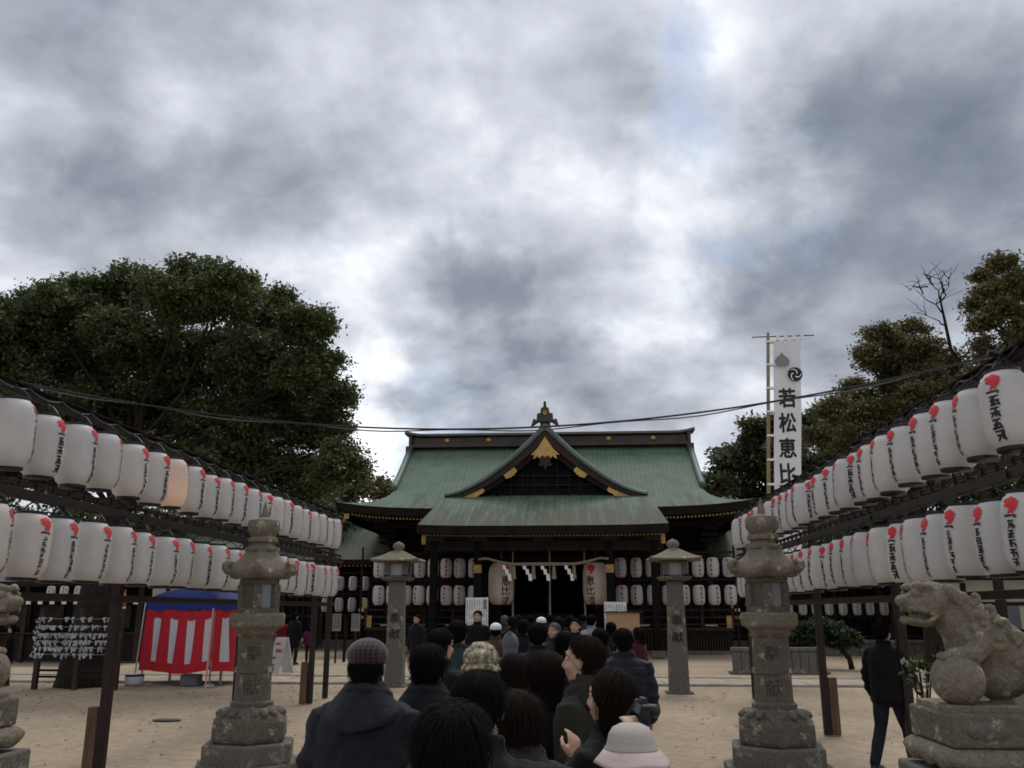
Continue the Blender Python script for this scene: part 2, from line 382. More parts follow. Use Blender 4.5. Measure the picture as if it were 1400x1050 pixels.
FLAG = MB().box((0, 0, 0), (1.12, 1.0, 0.10)).mesh('flagstone'); FLAG.materials.append(mat('flag_granite', (0.32, 0.265, 0.20), 0.9, var=0.18, scale=3, bump=0.3, bscale=40, rnd=0.12))
KERB = MB().box((0, 0, 0), (1.485, 0.2, 0.14)).mesh('kerb_stone'); KERB.materials.append(mat('kerb_granite', (0.24, 0.215, 0.18), 0.9, var=0.2, scale=4, bump=0.3, bscale=40, rnd=0.15))
ground()
def litter():
    r = random.Random(8); a, b = MB(), MB()
    for i in range(900):
        x, y = r.uniform(-12, 11), 5 + 22 * r.random() ** 1.3; s = r.uniform(0.008, 0.022); an = r.random() * 6
        a.box((x, y, s * 0.3), (s, s * 0.8, s * 0.7), rot=(r.random(), r.random(), an))
    for i in range(420):
        x, y = (r.gauss(-10, 3.5), r.gauss(19, 3)) if r.random() < 0.5 else (r.uniform(-9, 10), r.uniform(6, 24)); s = r.uniform(0.03, 0.06); an = r.random() * 6; c, q = math.cos(an) * s, math.sin(an) * s
        b.add([(x - c, y - q, 0.008), (x - q * .4, y + c * .4, 0.02), (x + c, y + q, 0.012), (x + q * .4, y - c * .4, 0.005)], [(0, 1, 2, 3)])
    o = a.build('pebbles', mat('pebble', (0.25, 0.22, 0.19), 0.9), fix=False); stuff(o); tag(o, 'loose small pebbles scattered over the packed sand', 'pebbles')
    o = b.build('fallen_leaves', mat('dry_leaf', (0.14, 0.085, 0.04), 0.9, var=0.3, scale=2), fix=False); stuff(o); tag(o, 'dry brown leaves fallen across the packed sand', 'leaves')
litter()
# shallow drain cover in the sand
dc = MB().lathe([(0.24, 0.0), (0.24, 0.012), (0.2, 0.02), (0.02, 0.022)], 28).build('drain_cover', mat('cast_iron', (0.05, 0.045, 0.04), 0.7, var=0.3), loc=onground(228, 985)); dc.location.z = 0.0; dc.scale = (1, 0.55, 1)
tag(dc, 'flat dark drain cover set in the sand near the striped tent', 'drain cover')

# ------------------------------------------------------------------ shrine hall
HX, EY = -1.32, 36.85
HALL = thing('shrine_hall', 'wide shrine hall with green copper roof, gilded central gable and dark porch', 'shrine', (HX, 0, 0))
def curve_main(s): return 44.0 - 7.15 * s, 5.88 + 3.87 * (1 - s) ** 1.42
def main_pt(u, s, back=False, dz=0.0, grow=0.0):
    a = (u - 0.5) * 2; Y, z = curve_main(s)
    w = 6.95 + (1.86 + grow) * max(0.0, (s - 0.52) / 0.48) ** 2.2
    z += 0.34 * abs(a) ** 5 * max(0.0, (s - 0.5) / 0.5) ** 2 + dz
    if back: Y = 88.0 - Y
    return Vector((a * w, Y, z))
def hall_roof():
    rf = MB()
    rf.grid(lambda u, v: main_pt(u, v), 64, 34)
    rf.grid(lambda u, v: main_pt(u, v, True), 64, 20)
    for sx in (-1, 1):                                 # hipped side skirts below the side gables
        def side(u, v, sx=sx):
            s = 0.52 + 0.48 * v; f = main_pt(0 if sx < 0 else 1, s); b = main_pt(0 if sx < 0 else 1, s, True)
            p = f.lerp(b, u); k = (2 * u - 1); p.z -= 0.34 * (1 - abs(k) ** 5) * v ** 2; return p
        rf.grid(side, 24, 12)
    rf.build('main_roof', COPPER, HALL, smooth=True)
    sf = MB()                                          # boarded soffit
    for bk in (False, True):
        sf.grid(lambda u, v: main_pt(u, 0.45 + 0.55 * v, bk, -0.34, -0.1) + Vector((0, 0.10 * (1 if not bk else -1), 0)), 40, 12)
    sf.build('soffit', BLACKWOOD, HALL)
    fa = MB()
    for bk in (False, True):
        fa.grid(lambda u, v: main_pt(u, 1.0, bk, -0.36 * v + 0.004, -0.08 * v) + Vector((0, (0.02 + 0.10 * v) * (1 if not bk else -1), 0)), 48, 2)
    for sx in (0, 1):
        def sfn(u, v, sx=sx):
            f = main_pt(sx, 1.0, False, -0.36 * v, -0.08 * v); b = main_pt(sx, 1.0, True, -0.36 * v, -0.08 * v); p = f.lerp(b, u)
            p.z -= 0.34 * (1 - abs(2 * u - 1) ** 5); return p
        fa.grid(sfn, 24, 2)
    fa.build('eave_board', DARKWOOD, HALL)
    for sx in (-1, 1):                                 # side gable walls and their verge rolls
        pts = [curve_main(s) for s in np.linspace(0, 0.62, 12)]
        out = [(y, z - 0.12) for y, z in pts] + [(88 - y, z - 0.12) for y, z in reversed(pts)]
        MB().prism(out, ((sx * 6.5, 0, 0), (0, 1, 0), (0, 0, 1)), 0.1).build('side_gable_wall', DARKWOOD, HALL)
        for bk in (0, 1):
            pp = [(sx * 7.0, (88 - y if bk else y), z + 0.05) for y, z in [curve_main(s) for s in np.linspace(0.02, 0.56, 14)]]
            MB().tube(pp, 0.16, 10).build('verge_roll', COPPER_PLAIN, HALL, smooth=True)
    # ridge: layered box with gilded discs, raised end tiles
    rd = MB(); rd.box((0, 44, 9.78), (13.9, 0.95, 0.16)); rd.box((0, 44, 10.04), (13.7, 0.62, 0.36))
    ro = rd.build('ridge', RIDGE, HALL, bevel=0.02)
    cap = MB()
    n = 40; prof = [(-0.5, 0.0), (-0.42, 0.12), (0, 0.2), (0.42, 0.12), (0.5, 0.0), (0.42, -0.05), (-0.42, -0.05)]
    rs = []
    for i in range(n + 1):
        x = -7.25 + 14.5 * i / n; lift = 0.16 * max(0, (abs(x) - 6.2) / 1.05) ** 2
        rs.append([Vector((x, 44 + a, 10.29 + b + lift)) for a, b in prof])
    cap.rings(rs).build('ridge_cap', RIDGE, ro, smooth=False)
    for x in (-5.1, -3.0, 3.0, 5.2):
        k = MB().lathe([(0.03, 0.06), (0.10, 0.05), (0.135, 0.0), (0.135, -0.03)], 14); 
        d = k.build('gilded_disc', GOLD, ro, smooth=True, loc=(x, 43.66, 10.06)); d.rotation_euler = (R(90), 0, 0)
    for sx in (-1, 1):
        e = MB(); e.box((sx * 6.95, 44, 9.95), (0.16, 1.0, 0.75)); e.box((sx * 6.98, 43.52, 9.55), (0.34, 0.3, 0.4)); e.box((sx * 6.98, 44.48, 9.55), (0.34, 0.3, 0.4))
        e.build('ridge_end_tile', RIDGE, ro, bevel=0.03)
hall_roof()

def porch_pt(u, t, dz=0.0):
    a = (u - 0.5) * 2; Y = 38.75 - 4.4 * t; z = 4.93 + 1.66 * (1 - t) ** 0.97 + 0.06 * abs(a) ** 4 * t
    return Vector((a * (4.45 + 0.38 * t), Y, z + dz))
def porch_roof():
    MB().grid(lambda u, v: porch_pt(u, v), 40, 18).build('porch_roof', COPPER, HALL, smooth=True)
    for sx in (0, 1): MB().grid(lambda u, v, sx=sx: porch_pt(sx, u, -0.30 * v), 14, 2).build('porch_verge', COPPER_PLAIN, HALL)
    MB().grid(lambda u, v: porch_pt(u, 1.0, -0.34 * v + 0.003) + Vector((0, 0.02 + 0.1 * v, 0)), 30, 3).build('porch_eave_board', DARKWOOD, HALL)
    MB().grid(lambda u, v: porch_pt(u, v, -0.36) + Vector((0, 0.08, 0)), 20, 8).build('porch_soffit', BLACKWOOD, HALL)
    # rafters: too many and too fine to single out
    a, b = MB(), MB()
    for i in range(66):
        u = 0.02 + 0.96 * i / 65; p0 = porch_pt(u, 0.955, -0.44); p1 = porch_pt(u, 0.55, -0.44)
        a.tube([p0, p1], 0.045, 4); b.box(p0 + Vector((0, -0.01, 0)), (0.075, 0.02, 0.085))
    for i in range(112):
        u = 0.012 + 0.976 * i / 111; p0 = main_pt(u, 0.965, False, -0.47, -0.25); p1 = main_pt(u, 0.72, False, -0.45, -0.2)
        a.tube([p0, p1], 0.045, 4); b.box(p0 + Vector((0, -0.01, 0)), (0.07, 0.02, 0.08))
    stuff(a.build('rafters', DARKWOOD, HALL, fix=False)); stuff(b.build('rafter_tips', GOLD_DULL, HALL, fix=False))
    for sx in (-1, 1):
        MB().box((sx * 4.62, 34.62, 4.42), (0.16, 0.06, 0.36)).build('eave_end_plate', GOLD_DULL, HALL, bevel=0.01)
        MB().box((sx * 8.35, 37.05, 5.62), (0.22, 0.06, 0.22)).build('eave_end_plate', GOLD, HALL, bevel=0.01)
porch_roof()

def gable():
    G = bpy.data.objects.new('front_gable', None); COL.objects.link(G); G.parent = HALL; G.scale = (1.037,) * 3; G.location = (0, -0.012, -0.065)
    Y0 = 37.62
    def prof(t, off=0.0): return 4.28 * t + off * 0.35, 6.55 + 2.98 * (1 - t) ** 1.58 + off
    for sx in (-1, 1):
        def sheet(u, v, sx=sx):
            x, z = prof(v); return Vector((sx * x, Y0 - 0.12 + u * 5.0 * (1 - 0.84 * v), z + 0.02))
        MB().grid(sheet, 10, 30).build('gable_roof', COPPER, G, smooth=True)
        # rolled copper edge and stepped dark barge boards
        ring = []
        roll, b1, b2 = [], [], []
        for i in range(33):
            t = i / 32; x, z = prof(t); tn = Vector((prof(min(1, t + .02))[0] - prof(max(0, t - .02))[0], 0, prof(min(1, t + .02))[1] - prof(max(0, t - .02))[1])).normalized()
            nr = Vector((-tn.z, 0, tn.x)); wd = 1 - 0.45 * t
            def q(y, d): p = Vector((x, Y0 + y, z)) + nr * d; return Vector((sx * max(p.x, 0.0), p.y, p.z))
            roll.append([q(-0.30, 0.03), q(-0.34, -0.06), q(-0.34, -0.16 * wd), q(-0.05, -0.16 * wd), q(0.1, 0.03), q(-0.1, 0.09)])
            b1.append([q(-0.26, -0.16 * wd), q(-0.26, -0.48 * wd), q(-0.1, -0.48 * wd), q(-0.1, -0.16 * wd)])
            b2.append([q(-0.14, -0.481 * wd), q(-0.14, -0.74 * wd), q(-0.02, -0.74 * wd), q(-0.02, -0.481 * wd)])
        MB().rings(roll).build('gable_edge', COPPER_PLAIN, G, smooth=True)
        MB().rings(b1).build('barge_board', BROWNWOOD, G)
        MB().rings(b2).build('barge_board', DARKWOOD, G)
        # gilded plates on the barge boards
        for (t0, t1, dd) in ((0.37, 0.47, 0.60), (0.66, 0.86, 0.56)):
            v = []
            for k in range(9):
                t = t0 + (t1 - t0) * k / 8; x, z = prof(t); wd = 1 - 0.45 * t
                tn = Vector((prof(t + .02)[0] - prof(t - .02)[0], 0, prof(t + .02)[1] - prof(t - .02)[1])).normalized(); nr = Vector((-tn.z, 0, tn.x))
                half = 0.15 * (0.35 + 0.65 * math.sin(math.pi * (0.12 + 0.76 * k / 8))) * (1.0 + 0.25 * (k % 2))
                for sg in (1, -1):
                    p = Vector((x, Y0 - 0.20, z)) + nr * (-dd * wd + sg * half); v.append((sx * p.x, p.y, p.z))
            MB().add(v, [(2 * k, 2 * k + 1, 2 * k + 3, 2 * k + 2) for k in range(8)]).build('gilded_plate', GOLD, G).modifiers.new('solid', 'SOLIDIFY').thickness = 0.03
    out = [(-prof(t, -0.3)[0], prof(t, -0.3)[1]) for t in np.linspace(0.99, 0, 14)] + [(prof(t, -0.3)[0], prof(t, -0.3)[1]) for t in np.linspace(0.0, 0.99, 14)]
    out = [(a, max(b, 6.3)) for a, b in out]
    MB().prism(out, ((0, Y0 + 0.25, 0), (1, 0, 0), (0, 0, 1)), -0.08).build('gable_panel', BLACKWOOD, G)
    for x in np.linspace(-3.0, 3.0, 13):
        zt = 6.55 + 2.98 * (1 - abs(x) / 4.28) ** 1.58 - 0.75
        if zt > 6.75: MB().box((x, Y0 + 0.14, (zt + 6.35) / 2), (0.05, 0.04, zt - 6.35)).build('lattice_bar', DARKWOOD, G)
    for z in (6.95, 7.35): MB().box((0, Y0 + 0.15, z), (2 * (4.28 * (1 - ((z + 0.62 - 6.55) / 2.98) ** 0.7)), 0.05, 0.07)).build('lattice_rail', DARKWOOD, G)
    # pendant (gegyo): gilded fan with dark carved drop
    fan = [(0, 0.62), (0.16, 0.36), (0.34, 0.1), (0.62, -0.18), (0.46, -0.16), (0.5, -0.36), (0.30, -0.22), (0.22, -0.42), (0.08, -0.2), (0, -0.36)]
    fan = fan + [(-a, b) for a, b in reversed(fan[1:-1])]
    MB().prism(fan, ((0, Y0 - 0.24, 8.36), (1, 0, 0), (0, 0, 1)), 0.05).build('gilded_pendant', GOLD, G)
    drop = [(0, 0.05), (0.13, 0.12), (0.26, 0.0), (0.2, -0.16), (0.32, -0.26), (0.18, -0.34), (0.1, -0.3), (0, -0.48)]
    drop = drop + [(-a, b) for a, b in reversed(drop[1:-1])]
    MB().prism(drop, ((0, Y0 - 0.3, 8.02), (1, 0, 0), (0, 0, 1)), 0.05).build('carved_drop', BROWNWOOD, G)
    # crest ornament at the gable's peak
    oni = [(-0.62, -0.42), (-0.5, -0.05), (-0.36, -0.1), (-0.34, 0.18), (-0.2, 0.2), (-0.17, 0.42), (-0.07, 0.46), (-0.05, 0.72), (0.05, 0.72), (0.07, 0.46), (0.17, 0.42), (0.2, 0.2), (0.34, 0.18), (0.36, -0.1), (0.5, -0.05), (0.62, -0.42), (0.3, -0.2), (-0.3, -0.2)]
    MB().prism(oni, ((0, Y0 - 0.10, 9.86), (1, 0, 0), (0, 0, 1)), -0.25).build('gable_crest', RIDGE, G, bevel=0.02)
    MB().lathe([(0.1, -0.05), (0.1, 0.05)], 12).build('crest_disc', GOLD_DULL, G, loc=(0, Y0 - 0.12, 10.05)).rotation_euler = (R(90), 0, 0)
    # short ridge running back from the crest
    MB().box((0, Y0 + 2.4, 9.62), (0.42, 4.7, 0.26)).build('gable_ridge', RIDGE, G, bevel=0.03)
gable()

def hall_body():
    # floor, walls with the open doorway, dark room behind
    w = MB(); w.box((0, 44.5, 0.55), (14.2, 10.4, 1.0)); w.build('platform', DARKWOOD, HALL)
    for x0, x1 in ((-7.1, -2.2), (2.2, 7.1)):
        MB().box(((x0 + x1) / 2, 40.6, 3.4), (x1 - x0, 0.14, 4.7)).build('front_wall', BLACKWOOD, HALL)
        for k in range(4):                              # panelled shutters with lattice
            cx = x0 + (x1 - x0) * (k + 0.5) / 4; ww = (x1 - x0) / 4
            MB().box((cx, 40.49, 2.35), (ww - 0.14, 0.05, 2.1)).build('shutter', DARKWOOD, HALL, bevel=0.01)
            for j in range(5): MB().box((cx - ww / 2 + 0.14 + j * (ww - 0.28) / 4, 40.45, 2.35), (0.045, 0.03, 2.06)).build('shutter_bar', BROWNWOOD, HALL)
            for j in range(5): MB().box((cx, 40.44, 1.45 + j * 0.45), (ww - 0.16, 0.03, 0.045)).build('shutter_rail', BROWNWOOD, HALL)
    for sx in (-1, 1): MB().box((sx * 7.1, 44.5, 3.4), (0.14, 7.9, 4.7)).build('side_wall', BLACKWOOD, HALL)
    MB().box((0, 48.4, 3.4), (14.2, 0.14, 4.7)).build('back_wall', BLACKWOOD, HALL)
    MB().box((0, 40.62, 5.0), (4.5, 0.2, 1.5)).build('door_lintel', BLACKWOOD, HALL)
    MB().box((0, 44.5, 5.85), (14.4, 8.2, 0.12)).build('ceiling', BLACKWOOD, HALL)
    for x in (-7.1, -4.65, -2.2, 2.2, 4.65, 7.1):
        MB().lathe([(0.17, 0.9), (0.165, 5.8)], 16).build('column', BROWNWOOD, HALL, smooth=True, loc=(x, 40.42, 0))
    MB().box((0, 40.3, 4.05), (14.6, 0.22, 0.3)).build('tie_beam', DARKWOOD, HALL, bevel=0.02)
    MB().box((0, 39.6, 5.45), (15.4, 0.3, 0.28)).build('eave_purlin', DARKWOOD, HALL)
    for x in np.linspace(-7.1, 7.1, 7):
        b = MB()
        for k in range(3): b.box((x, 40.2 - 0.25 * k, 4.75 + 0.24 * k), (0.9 - 0.12 * k, 0.5 + 0.1 * k, 0.14))
        b.build('bracket', DARKWOOD, HALL)
    # porch pillars and beams
    for x in (-4.35, -2.6, 2.6, 4.35):
        c = MB().box((0, 0, 2.35), (0.3, 0.3, 4.5)).build('porch_pillar', BLACKWOOD, HALL, bevel=0.03, loc=(x, 35.6, 0))  # pillars blackened in colour to stand for the porch shade
        MB().box((0, 0, 0.14), (0.5, 0.5, 0.26)).build('pillar_base', STONE2, c, bevel=0.03)
        MB().box((0, 0, 3.35), (0.31, 0.312, 0.32)).build('pillar_fitting', GOLD_DULL, c, bevel=0.01) if abs(x) < 3 else None
    pb = MB(); pb.box((0, 35.6, 4.25), (9.4, 0.26, 0.42)); pb.box((0, 35.6, 4.6), (9.6, 0.3, 0.2)); pb.build('porch_beam', DARKWOOD, HALL, bevel=0.02)
    for x in (-4.35, -2.6, 0, 2.6, 4.35): MB().box((x, 35.6, 4.52), (0.7, 0.34, 0.18), top=(1.25, 1)).build('bracket', BROWNWOOD, HALL)
    for x in (-4.35, 4.35): MB().box((x, 38.1, 4.3), (0.24, 5.0, 0.34)).build('porch_tie', DARKWOOD, HALL)
    # veranda with rail, gilded post caps and slatted skirt
    for sx in (-1, 1):
        x0, x1 = sx * 2.75, sx * 7.75
        MB().box(((x0 + x1) / 2, 39.55, 1.0), (abs(x1 - x0), 1.75, 0.12)).build('veranda_floor', BROWNWOOD, HALL, bevel=0.01)
        for z, h in ((1.78, 0.09), (1.48, 0.06), (1.2, 0.07)):
            MB().box(((x0 + x1) / 2 + sx * 0.15, 38.8, z), (abs(x1 - x0) + 0.3, 0.07, h)).build('rail', BROWNWOOD, HALL, bevel=0.015)
        for k in range(5):
            x = x0 + (x1 - x0) * k / 4
            p = MB().box((0, 0, 0), (0.12, 0.12, 1.0)).build('rail_post', BROWNWOOD, HALL, loc=(x, 38.8, 1.42), bevel=0.01)
            MB().lathe([(0.07, 0.42), (0.085, 0.5), (0.05, 0.56), (0.075, 0.64), (0.01, 0.74)], 12).build('post_cap', GOLD if k in (0, 4) else BROWNWOOD, p, smooth=True)
        for k in range(2): MB().box((x1 + sx * 0.22, 38.79, 1.78 - 0.3 * k), (0.2, 0.1, 0.12)).build('rail_end_cap', GOLD if k else METAL, HALL)
        MB().box((x1 - sx * 0.15, 38.74, 1.3), (0.22, 0.05, 0.5)).build('gilded_fitting', GOLD, HALL, bevel=0.02)
        for k in range(3): MB().box((x1 - sx * (0.9 + 1.4 * k), 38.72, 1.16), (0.5, 0.05, 0.07)).build('rail_fitting', mat('pale_fitting', (0.35, 0.27, 0.2), 0.5, metal=0.3), HALL)
        sl = 44
        for k in range(sl):
            link('skirt_slat', SLAT, HALL, (x0 + (x1 - x0) * (k + 0.5) / sl, 39.0, 0.53))
        MB().box(((x0 + x1) / 2, 39.05, 0.53), (abs(x1 - x0), 0.03, 0.86)).build('skirt_backing', BLACKWOOD, HALL)
        for z in (0.12, 0.9): MB().box(((x0 + x1) / 2, 38.95, z), (abs(x1 - x0), 0.08, 0.09)).build('skirt_rail', BROWNWOOD, HALL)
        for k in range(5): MB().box((x0 + (x1 - x0) * (k + 0.5) / 5, 38.9, 0.06), (0.98, 0.5, 0.16)).build('foundation_stone', STONE2, HALL, bevel=0.02)
    for k in range(6): MB().box((0, 38.9 - 0.32 * k, 0.93 - 0.165 * k), (5.1, 0.36, 0.165)).build('step', BROWNWOOD if k < 5 else STONE2, HALL, bevel=0.015)
    # offertory chest glimpsed in the doorway
    oc = MB(); oc.box((0, 39.6, 1.35), (2.2, 0.7, 0.6))
    oc.build('offertory_chest', DARKWOOD, HALL, bevel=0.02)
SLAT = MB().box((0, 0, 0), (0.055, 0.04, 0.84)).mesh('skirt_slat'); SLAT.materials.append(BROWNWOOD)
hall_body()

def hall_dressing():
    # straw rope with paper streamers and tassels, hung from the porch pillars
    r = thing('sacred_straw_rope', 'straw rope with white zigzag paper streamers strung across the hall porch', 'rope', (HX, 0, 0))
    pts, rad = [], []
    for i in range(41):
        a = -2.55 + 5.1 * i / 40; k = abs(a) / 2.55
        z = 3.52 + 0.33 * max(0, (k - 0.45) / 0.55) ** 1.4 - (0.14 * max(0, (k - 0.88) / 0.12)); pts.append((a, 35.35, z)); rad.append(0.075 - 0.03 * k)
    MB().tube(pts, rad, 10).build('rope', ROPE, r, smooth=True)
    for i, x in enumerate((-1.55, -0.75, -0.05, 0.88)):
        v = []; z = 3.48; d = 1 if i < 3 else -1; d = 1
        pl = [(0, 0), (0.03, -0.17), (0.11, -0.15), (0.14, -0.36), (0.22, -0.34), (0.25, -0.6)]
        sm = MB()
        for k in range(5):
            (a0, b0), (a1, b1) = pl[k], pl[k + 1]
            sm.add([(x + a0 - .06, 35.33 - .012 * k, z + b0), (x + a0 + .07, 35.33 - .012 * k, z + b0), (x + a1 + .07, 35.325 - .012 * k, z + b1), (x + a1 - .06, 35.325 - .012 * k, z + b1)], [(0, 1, 2, 3)])
        o = sm.build('paper_streamer', WHITEPAPER, r); o.modifiers.new('solid', 'SOLIDIFY').thickness = 0.004
    for x in (-1.15, -0.38, 0.42, 1.2):
        MB().lathe([(0.02, 0.0), (0.06, -0.06), (0.075, -0.3), (0.1, -0.52), (0.02, -0.52)], 10).build('straw_tassel', ROPE, r, loc=(x, 35.35, 3.47))
    # bell ropes hanging in the doorway
    for x in (-1.35, 0.18, 1.62):
        b = thing('bell_rope', 'pale bell rope hanging in the dark doorway of the hall', 'rope', (HX + x, 37.6, 0), group='bell ropes in the hall doorway')
        MB().tube([(0, 0, 4.45), (0.01, 0, 3.3), (0, 0, 2.2), (0.005, 0, 1.25)], [0.035, 0.035, 0.04, 0.045], 8).build('rope', mat('bell_rope_cloth', (0.30, 0.27, 0.24), 0.9, var=0.2, scale=10), b)
        MB().ell((0, 0, 4.45), (0.13, 0.13, 0.13)).build('bell', GOLD_DULL, b, smooth=True)
        MB().box((0, 0, 4.56), (0.04, 0.04, 0.25)).build('bell_hanger', DARKWOOD, b)
hall_dressing()
# ------------------------------------------------------------------ paper lanterns
def paper_extra(t, p, vec, c):
    sep = N(t, 'ShaderNodeSeparateXYZ'); lk(t, vec, sep.inputs[0])
    n = N(t, 'ShaderNodeTexNoise'); lk(t, vec, n.inputs[0]); n.inputs['Scale'].default_value = 6; n.inputs['Detail'].default_value = 5
    oi = N(t, 'ShaderNodeObjectInfo')
    k = math_node(t, 'MULTIPLY_ADD', oi.outputs['Random'], 0.10, 0.92)
    cc = N(t, 'ShaderNodeCombineColor'); [lk(t, k, cc.inputs[i]) for i in range(3)]
    base = ramp(t, n.outputs[0], [(0.3, (0.57, 0.545, 0.525)), (0.7, (0.645, 0.625, 0.61))])
    yel = ramp(t, oi.outputs['Random'], [(0.55, (1, 1, 1)), (1.0, (1.0, 0.955, 0.90))])
    col = mixc(t, 1.0, mixc(t, 1.0, base, cc.outputs[0], 'MULTIPLY'), yel, 'MULTIPLY')
    lk(t, col, p.inputs['Base Color'])
    for nd in t.nodes:
        if nd.type == 'BSDF_TRANSLUCENT': lk(t, col, nd.inputs[0])
PAPER = mat('lantern_paper', (0.7, 0.68, 0.66), 0.55, extra=paper_extra, trans=((0.7, 0.68, 0.65), 0.22), coat=0.08)
PAPER_WARM = mat('lit_lantern_paper', (0.70, 0.64, 0.59), 0.55, trans=((0.8, 0.6, 0.45), 0.4))
CREAM_LIT = mat('cream_lit_paper', (0.60, 0.50, 0.40), 0.55, var=0.06, scale=3, trans=((0.7, 0.55, 0.4), 0.25))  # cream paper, with its lamplit warmth mixed into the colour
def lantern_profile(r, h, ribs):
    """(radius, z) from bottom to top; body centred on z=0, drum shape with rounded shoulders and wire ribs"""
    pr = []
    n = ribs * 2
    for i in range(n + 1):
        k = -1 + 2 * i / n; rr = r * (1 - 0.34 * abs(k) ** 5.5) * (1 - 0.03 * k * k)
        if i % 2: rr -= 0.008
        pr.append((rr, k * h / 2))
    return pr
def lan_r(r, h, z):
    k = max(-1, min(1, z / (h / 2))); return r * (1 - 0.34 * abs(k) ** 5.5) * (1 - 0.03 * k * k)
def wrap(mb, pts, faces, r, h, off=0.004):
    """lay flat (a, b) figures on the drum, a = arc length, facing -Y"""
    v = []
    for a, b in pts:
        rr = lan_r(r, h, b) + off; an = a / r; v.append((rr * math.sin(an), -rr * math.cos(an), b))
    mb.add(v, faces)
def stroke(mb, a0, b0, a1, b1, w, r, h):
    n = max(1, int(abs(a1 - a0) / 0.05) + int(abs(b1 - b0) / 0.06)); d = Vector((a1 - a0, b1 - b0)); L = d.length or 1e-6; nx, ny = -d.y / L * w / 2, d.x / L * w / 2
    pts = []
    for i in range(n + 1):
        k = i / n; a, b = a0 + (a1 - a0) * k, b0 + (b1 - b0) * k; ww = 1.1 - 0.35 * k
        pts += [(a + nx * ww, b + ny * ww), (a - nx * ww, b - ny * ww)]
    wrap(mb, pts, [(2 * i, 2 * i + 1, 2 * i + 3, 2 * i + 2) for i in range(n)], r, h)
def scribble(mb, rng, cx, cy, s, r, h):
    """one illegible brushed character"""
    w = s * 0.17
    for k in range(rng.choice((2, 3, 3))):
        y = cy + s * (0.36 - 0.34 * k) + rng.uniform(-.04, .04) * s; l = s * rng.uniform(0.26, 0.46)
        stroke(mb, cx - l, y - 0.03 * s, cx + l, y + 0.03 * s, w, r, h)
    for k in range(rng.choice((1, 2, 2))):
        x = cx + s * rng.uniform(-.3, .3); stroke(mb, x, cy + s * rng.uniform(.2, .45), x, cy - s * rng.uniform(.25, .45), w * 1.1, r, h)
    if rng.random() < 0.6: stroke(mb, cx, cy, cx - s * 0.4, cy - s * 0.42, w, r, h)
    if rng.random() < 0.6: stroke(mb, cx + 0.02, cy, cx + s * 0.4, cy - s * 0.42, w * 1.2, r, h)
FISH = [(-0.56, 0.22), (-0.46, 0.42), (-0.16, 0.50), (0.02, 0.62), (0.16, 0.52), (0.36, 0.46), (0.46, 0.30), (0.58, 0.26), (0.52, 0.04), (0.46, -0.20), (0.26, -0.40), (0.28, -0.58),
        (0.06, -0.50), (-0.14, -0.62), (-0.12, -0.42), (0.0, -0.30), (-0.12, -0.16), (-0.30, -0.12), (-0.44, -0.02), (-0.40, 0.08), (-0.22, 0.10), (-0.36, 0.16)]
def fish(mb, cx, cy, s, r, h):
    from mathutils.geometry import tessellate_polygon
    tri = tessellate_polygon([[Vector((a, b, 0)) for a, b in FISH]]); bm = bmesh.new(); vs_ = [bm.verts.new((a, b, 0)) for a, b in FISH]
    for t in tri: bm.faces.new([vs_[i] for i in t])
    bmesh.ops.subdivide_edges(bm, edges=bm.edges[:], cuts=3, use_grid_fill=True); bm.verts.index_update()
    wrap(mb, [(cx + v.co.x * s * 1.1, cy + v.co.y * s) for v in bm.verts], [tuple(v.index for v in f.verts) for f in bm.faces], r, h); bm.free()
def make_lantern(seed, r=0.198, h=0.60, n_char=6, big=False, lit=False, marks=True, simple=False):
    rng = random.Random(seed)
    o = bpy.data.objects.new('paper_lantern', None); COL.objects.link(o); o.empty_display_size = 0.05
    b = MB().lathe(lantern_profile(r, h, 15 if not simple else 10), 32 if not simple else 20, cap=False).build('paper_body', PAPER_WARM if lit else CREAM_LIT if big else PAPER, o, smooth=True)
    rt = lan_r(r, h, h / 2)
    MB().lathe([(rt + 0.004, h / 2 - 0.004), (rt + 0.005, h / 2 + 0.022), (rt - 0.01, h / 2 + 0.026), (rt - 0.03, h / 2 + 0.008)], 24, cap=False).build('top_ring', BLACK, o, smooth=False)
    MB().lathe([(0.02, -h / 2 - 0.022), (rt + 0.002, -h / 2 - 0.022), (rt + 0.005, -h / 2 + 0.004)], 24, cap=False).build('bottom_ring', BLACK, o)
    hk = MB(); hk.tube([(0, -rt, h / 2 + 0.02), (0, -rt * .5, h / 2 + 0.09), (0, 0, h / 2 + 0.12), (0, rt * .5, h / 2 + 0.09), (0, rt, h / 2 + 0.02)], 0.008, 5)
    hk.tube([(0, 0, h / 2 + 0.115), (0, 0, h / 2 + 0.15)], 0.008, 5)
    hk.build('hanger', BLACK, o)
    if marks:
        m = MB()
        if big:
            for k, c in enumerate('恵比須'):
                v, f = glyphs(c, 0.36, 0.035); wrap(m, [(a + 0.0, bb + 0.12 - k * 0.40) for a, bb in v], f, r, h)
            m.build('lettering', INK, o)
            k = MB(); fish(k, 0.0, h * 0.34, 0.34, r, h); k.build('crest', RED, o)
        else:
            k = MB(); fish(k, 0.0, h * 0.335, 0.115, r, h); k.build('crest', RED, o)
            stroke(m, -0.05, h * 0.2, 0.05, h * 0.205, 0.016, r, h)
            stroke(m, 0.03, h * 0.185, 0.05, h * 0.175, 0.012, r, h)
            top = h * 0.13; pit = (top + h * 0.47) / n_char
            for i in range(n_char): scribble(m, rng, rng.uniform(-.006, .006), top - pit * (i + 0.35), min(0.108, pit * 1.02), r, h)
            m.build('lettering', INK, o)
    return o
def name_lantern(o, label, group): tag(o, label, 'paper lantern', group); return o

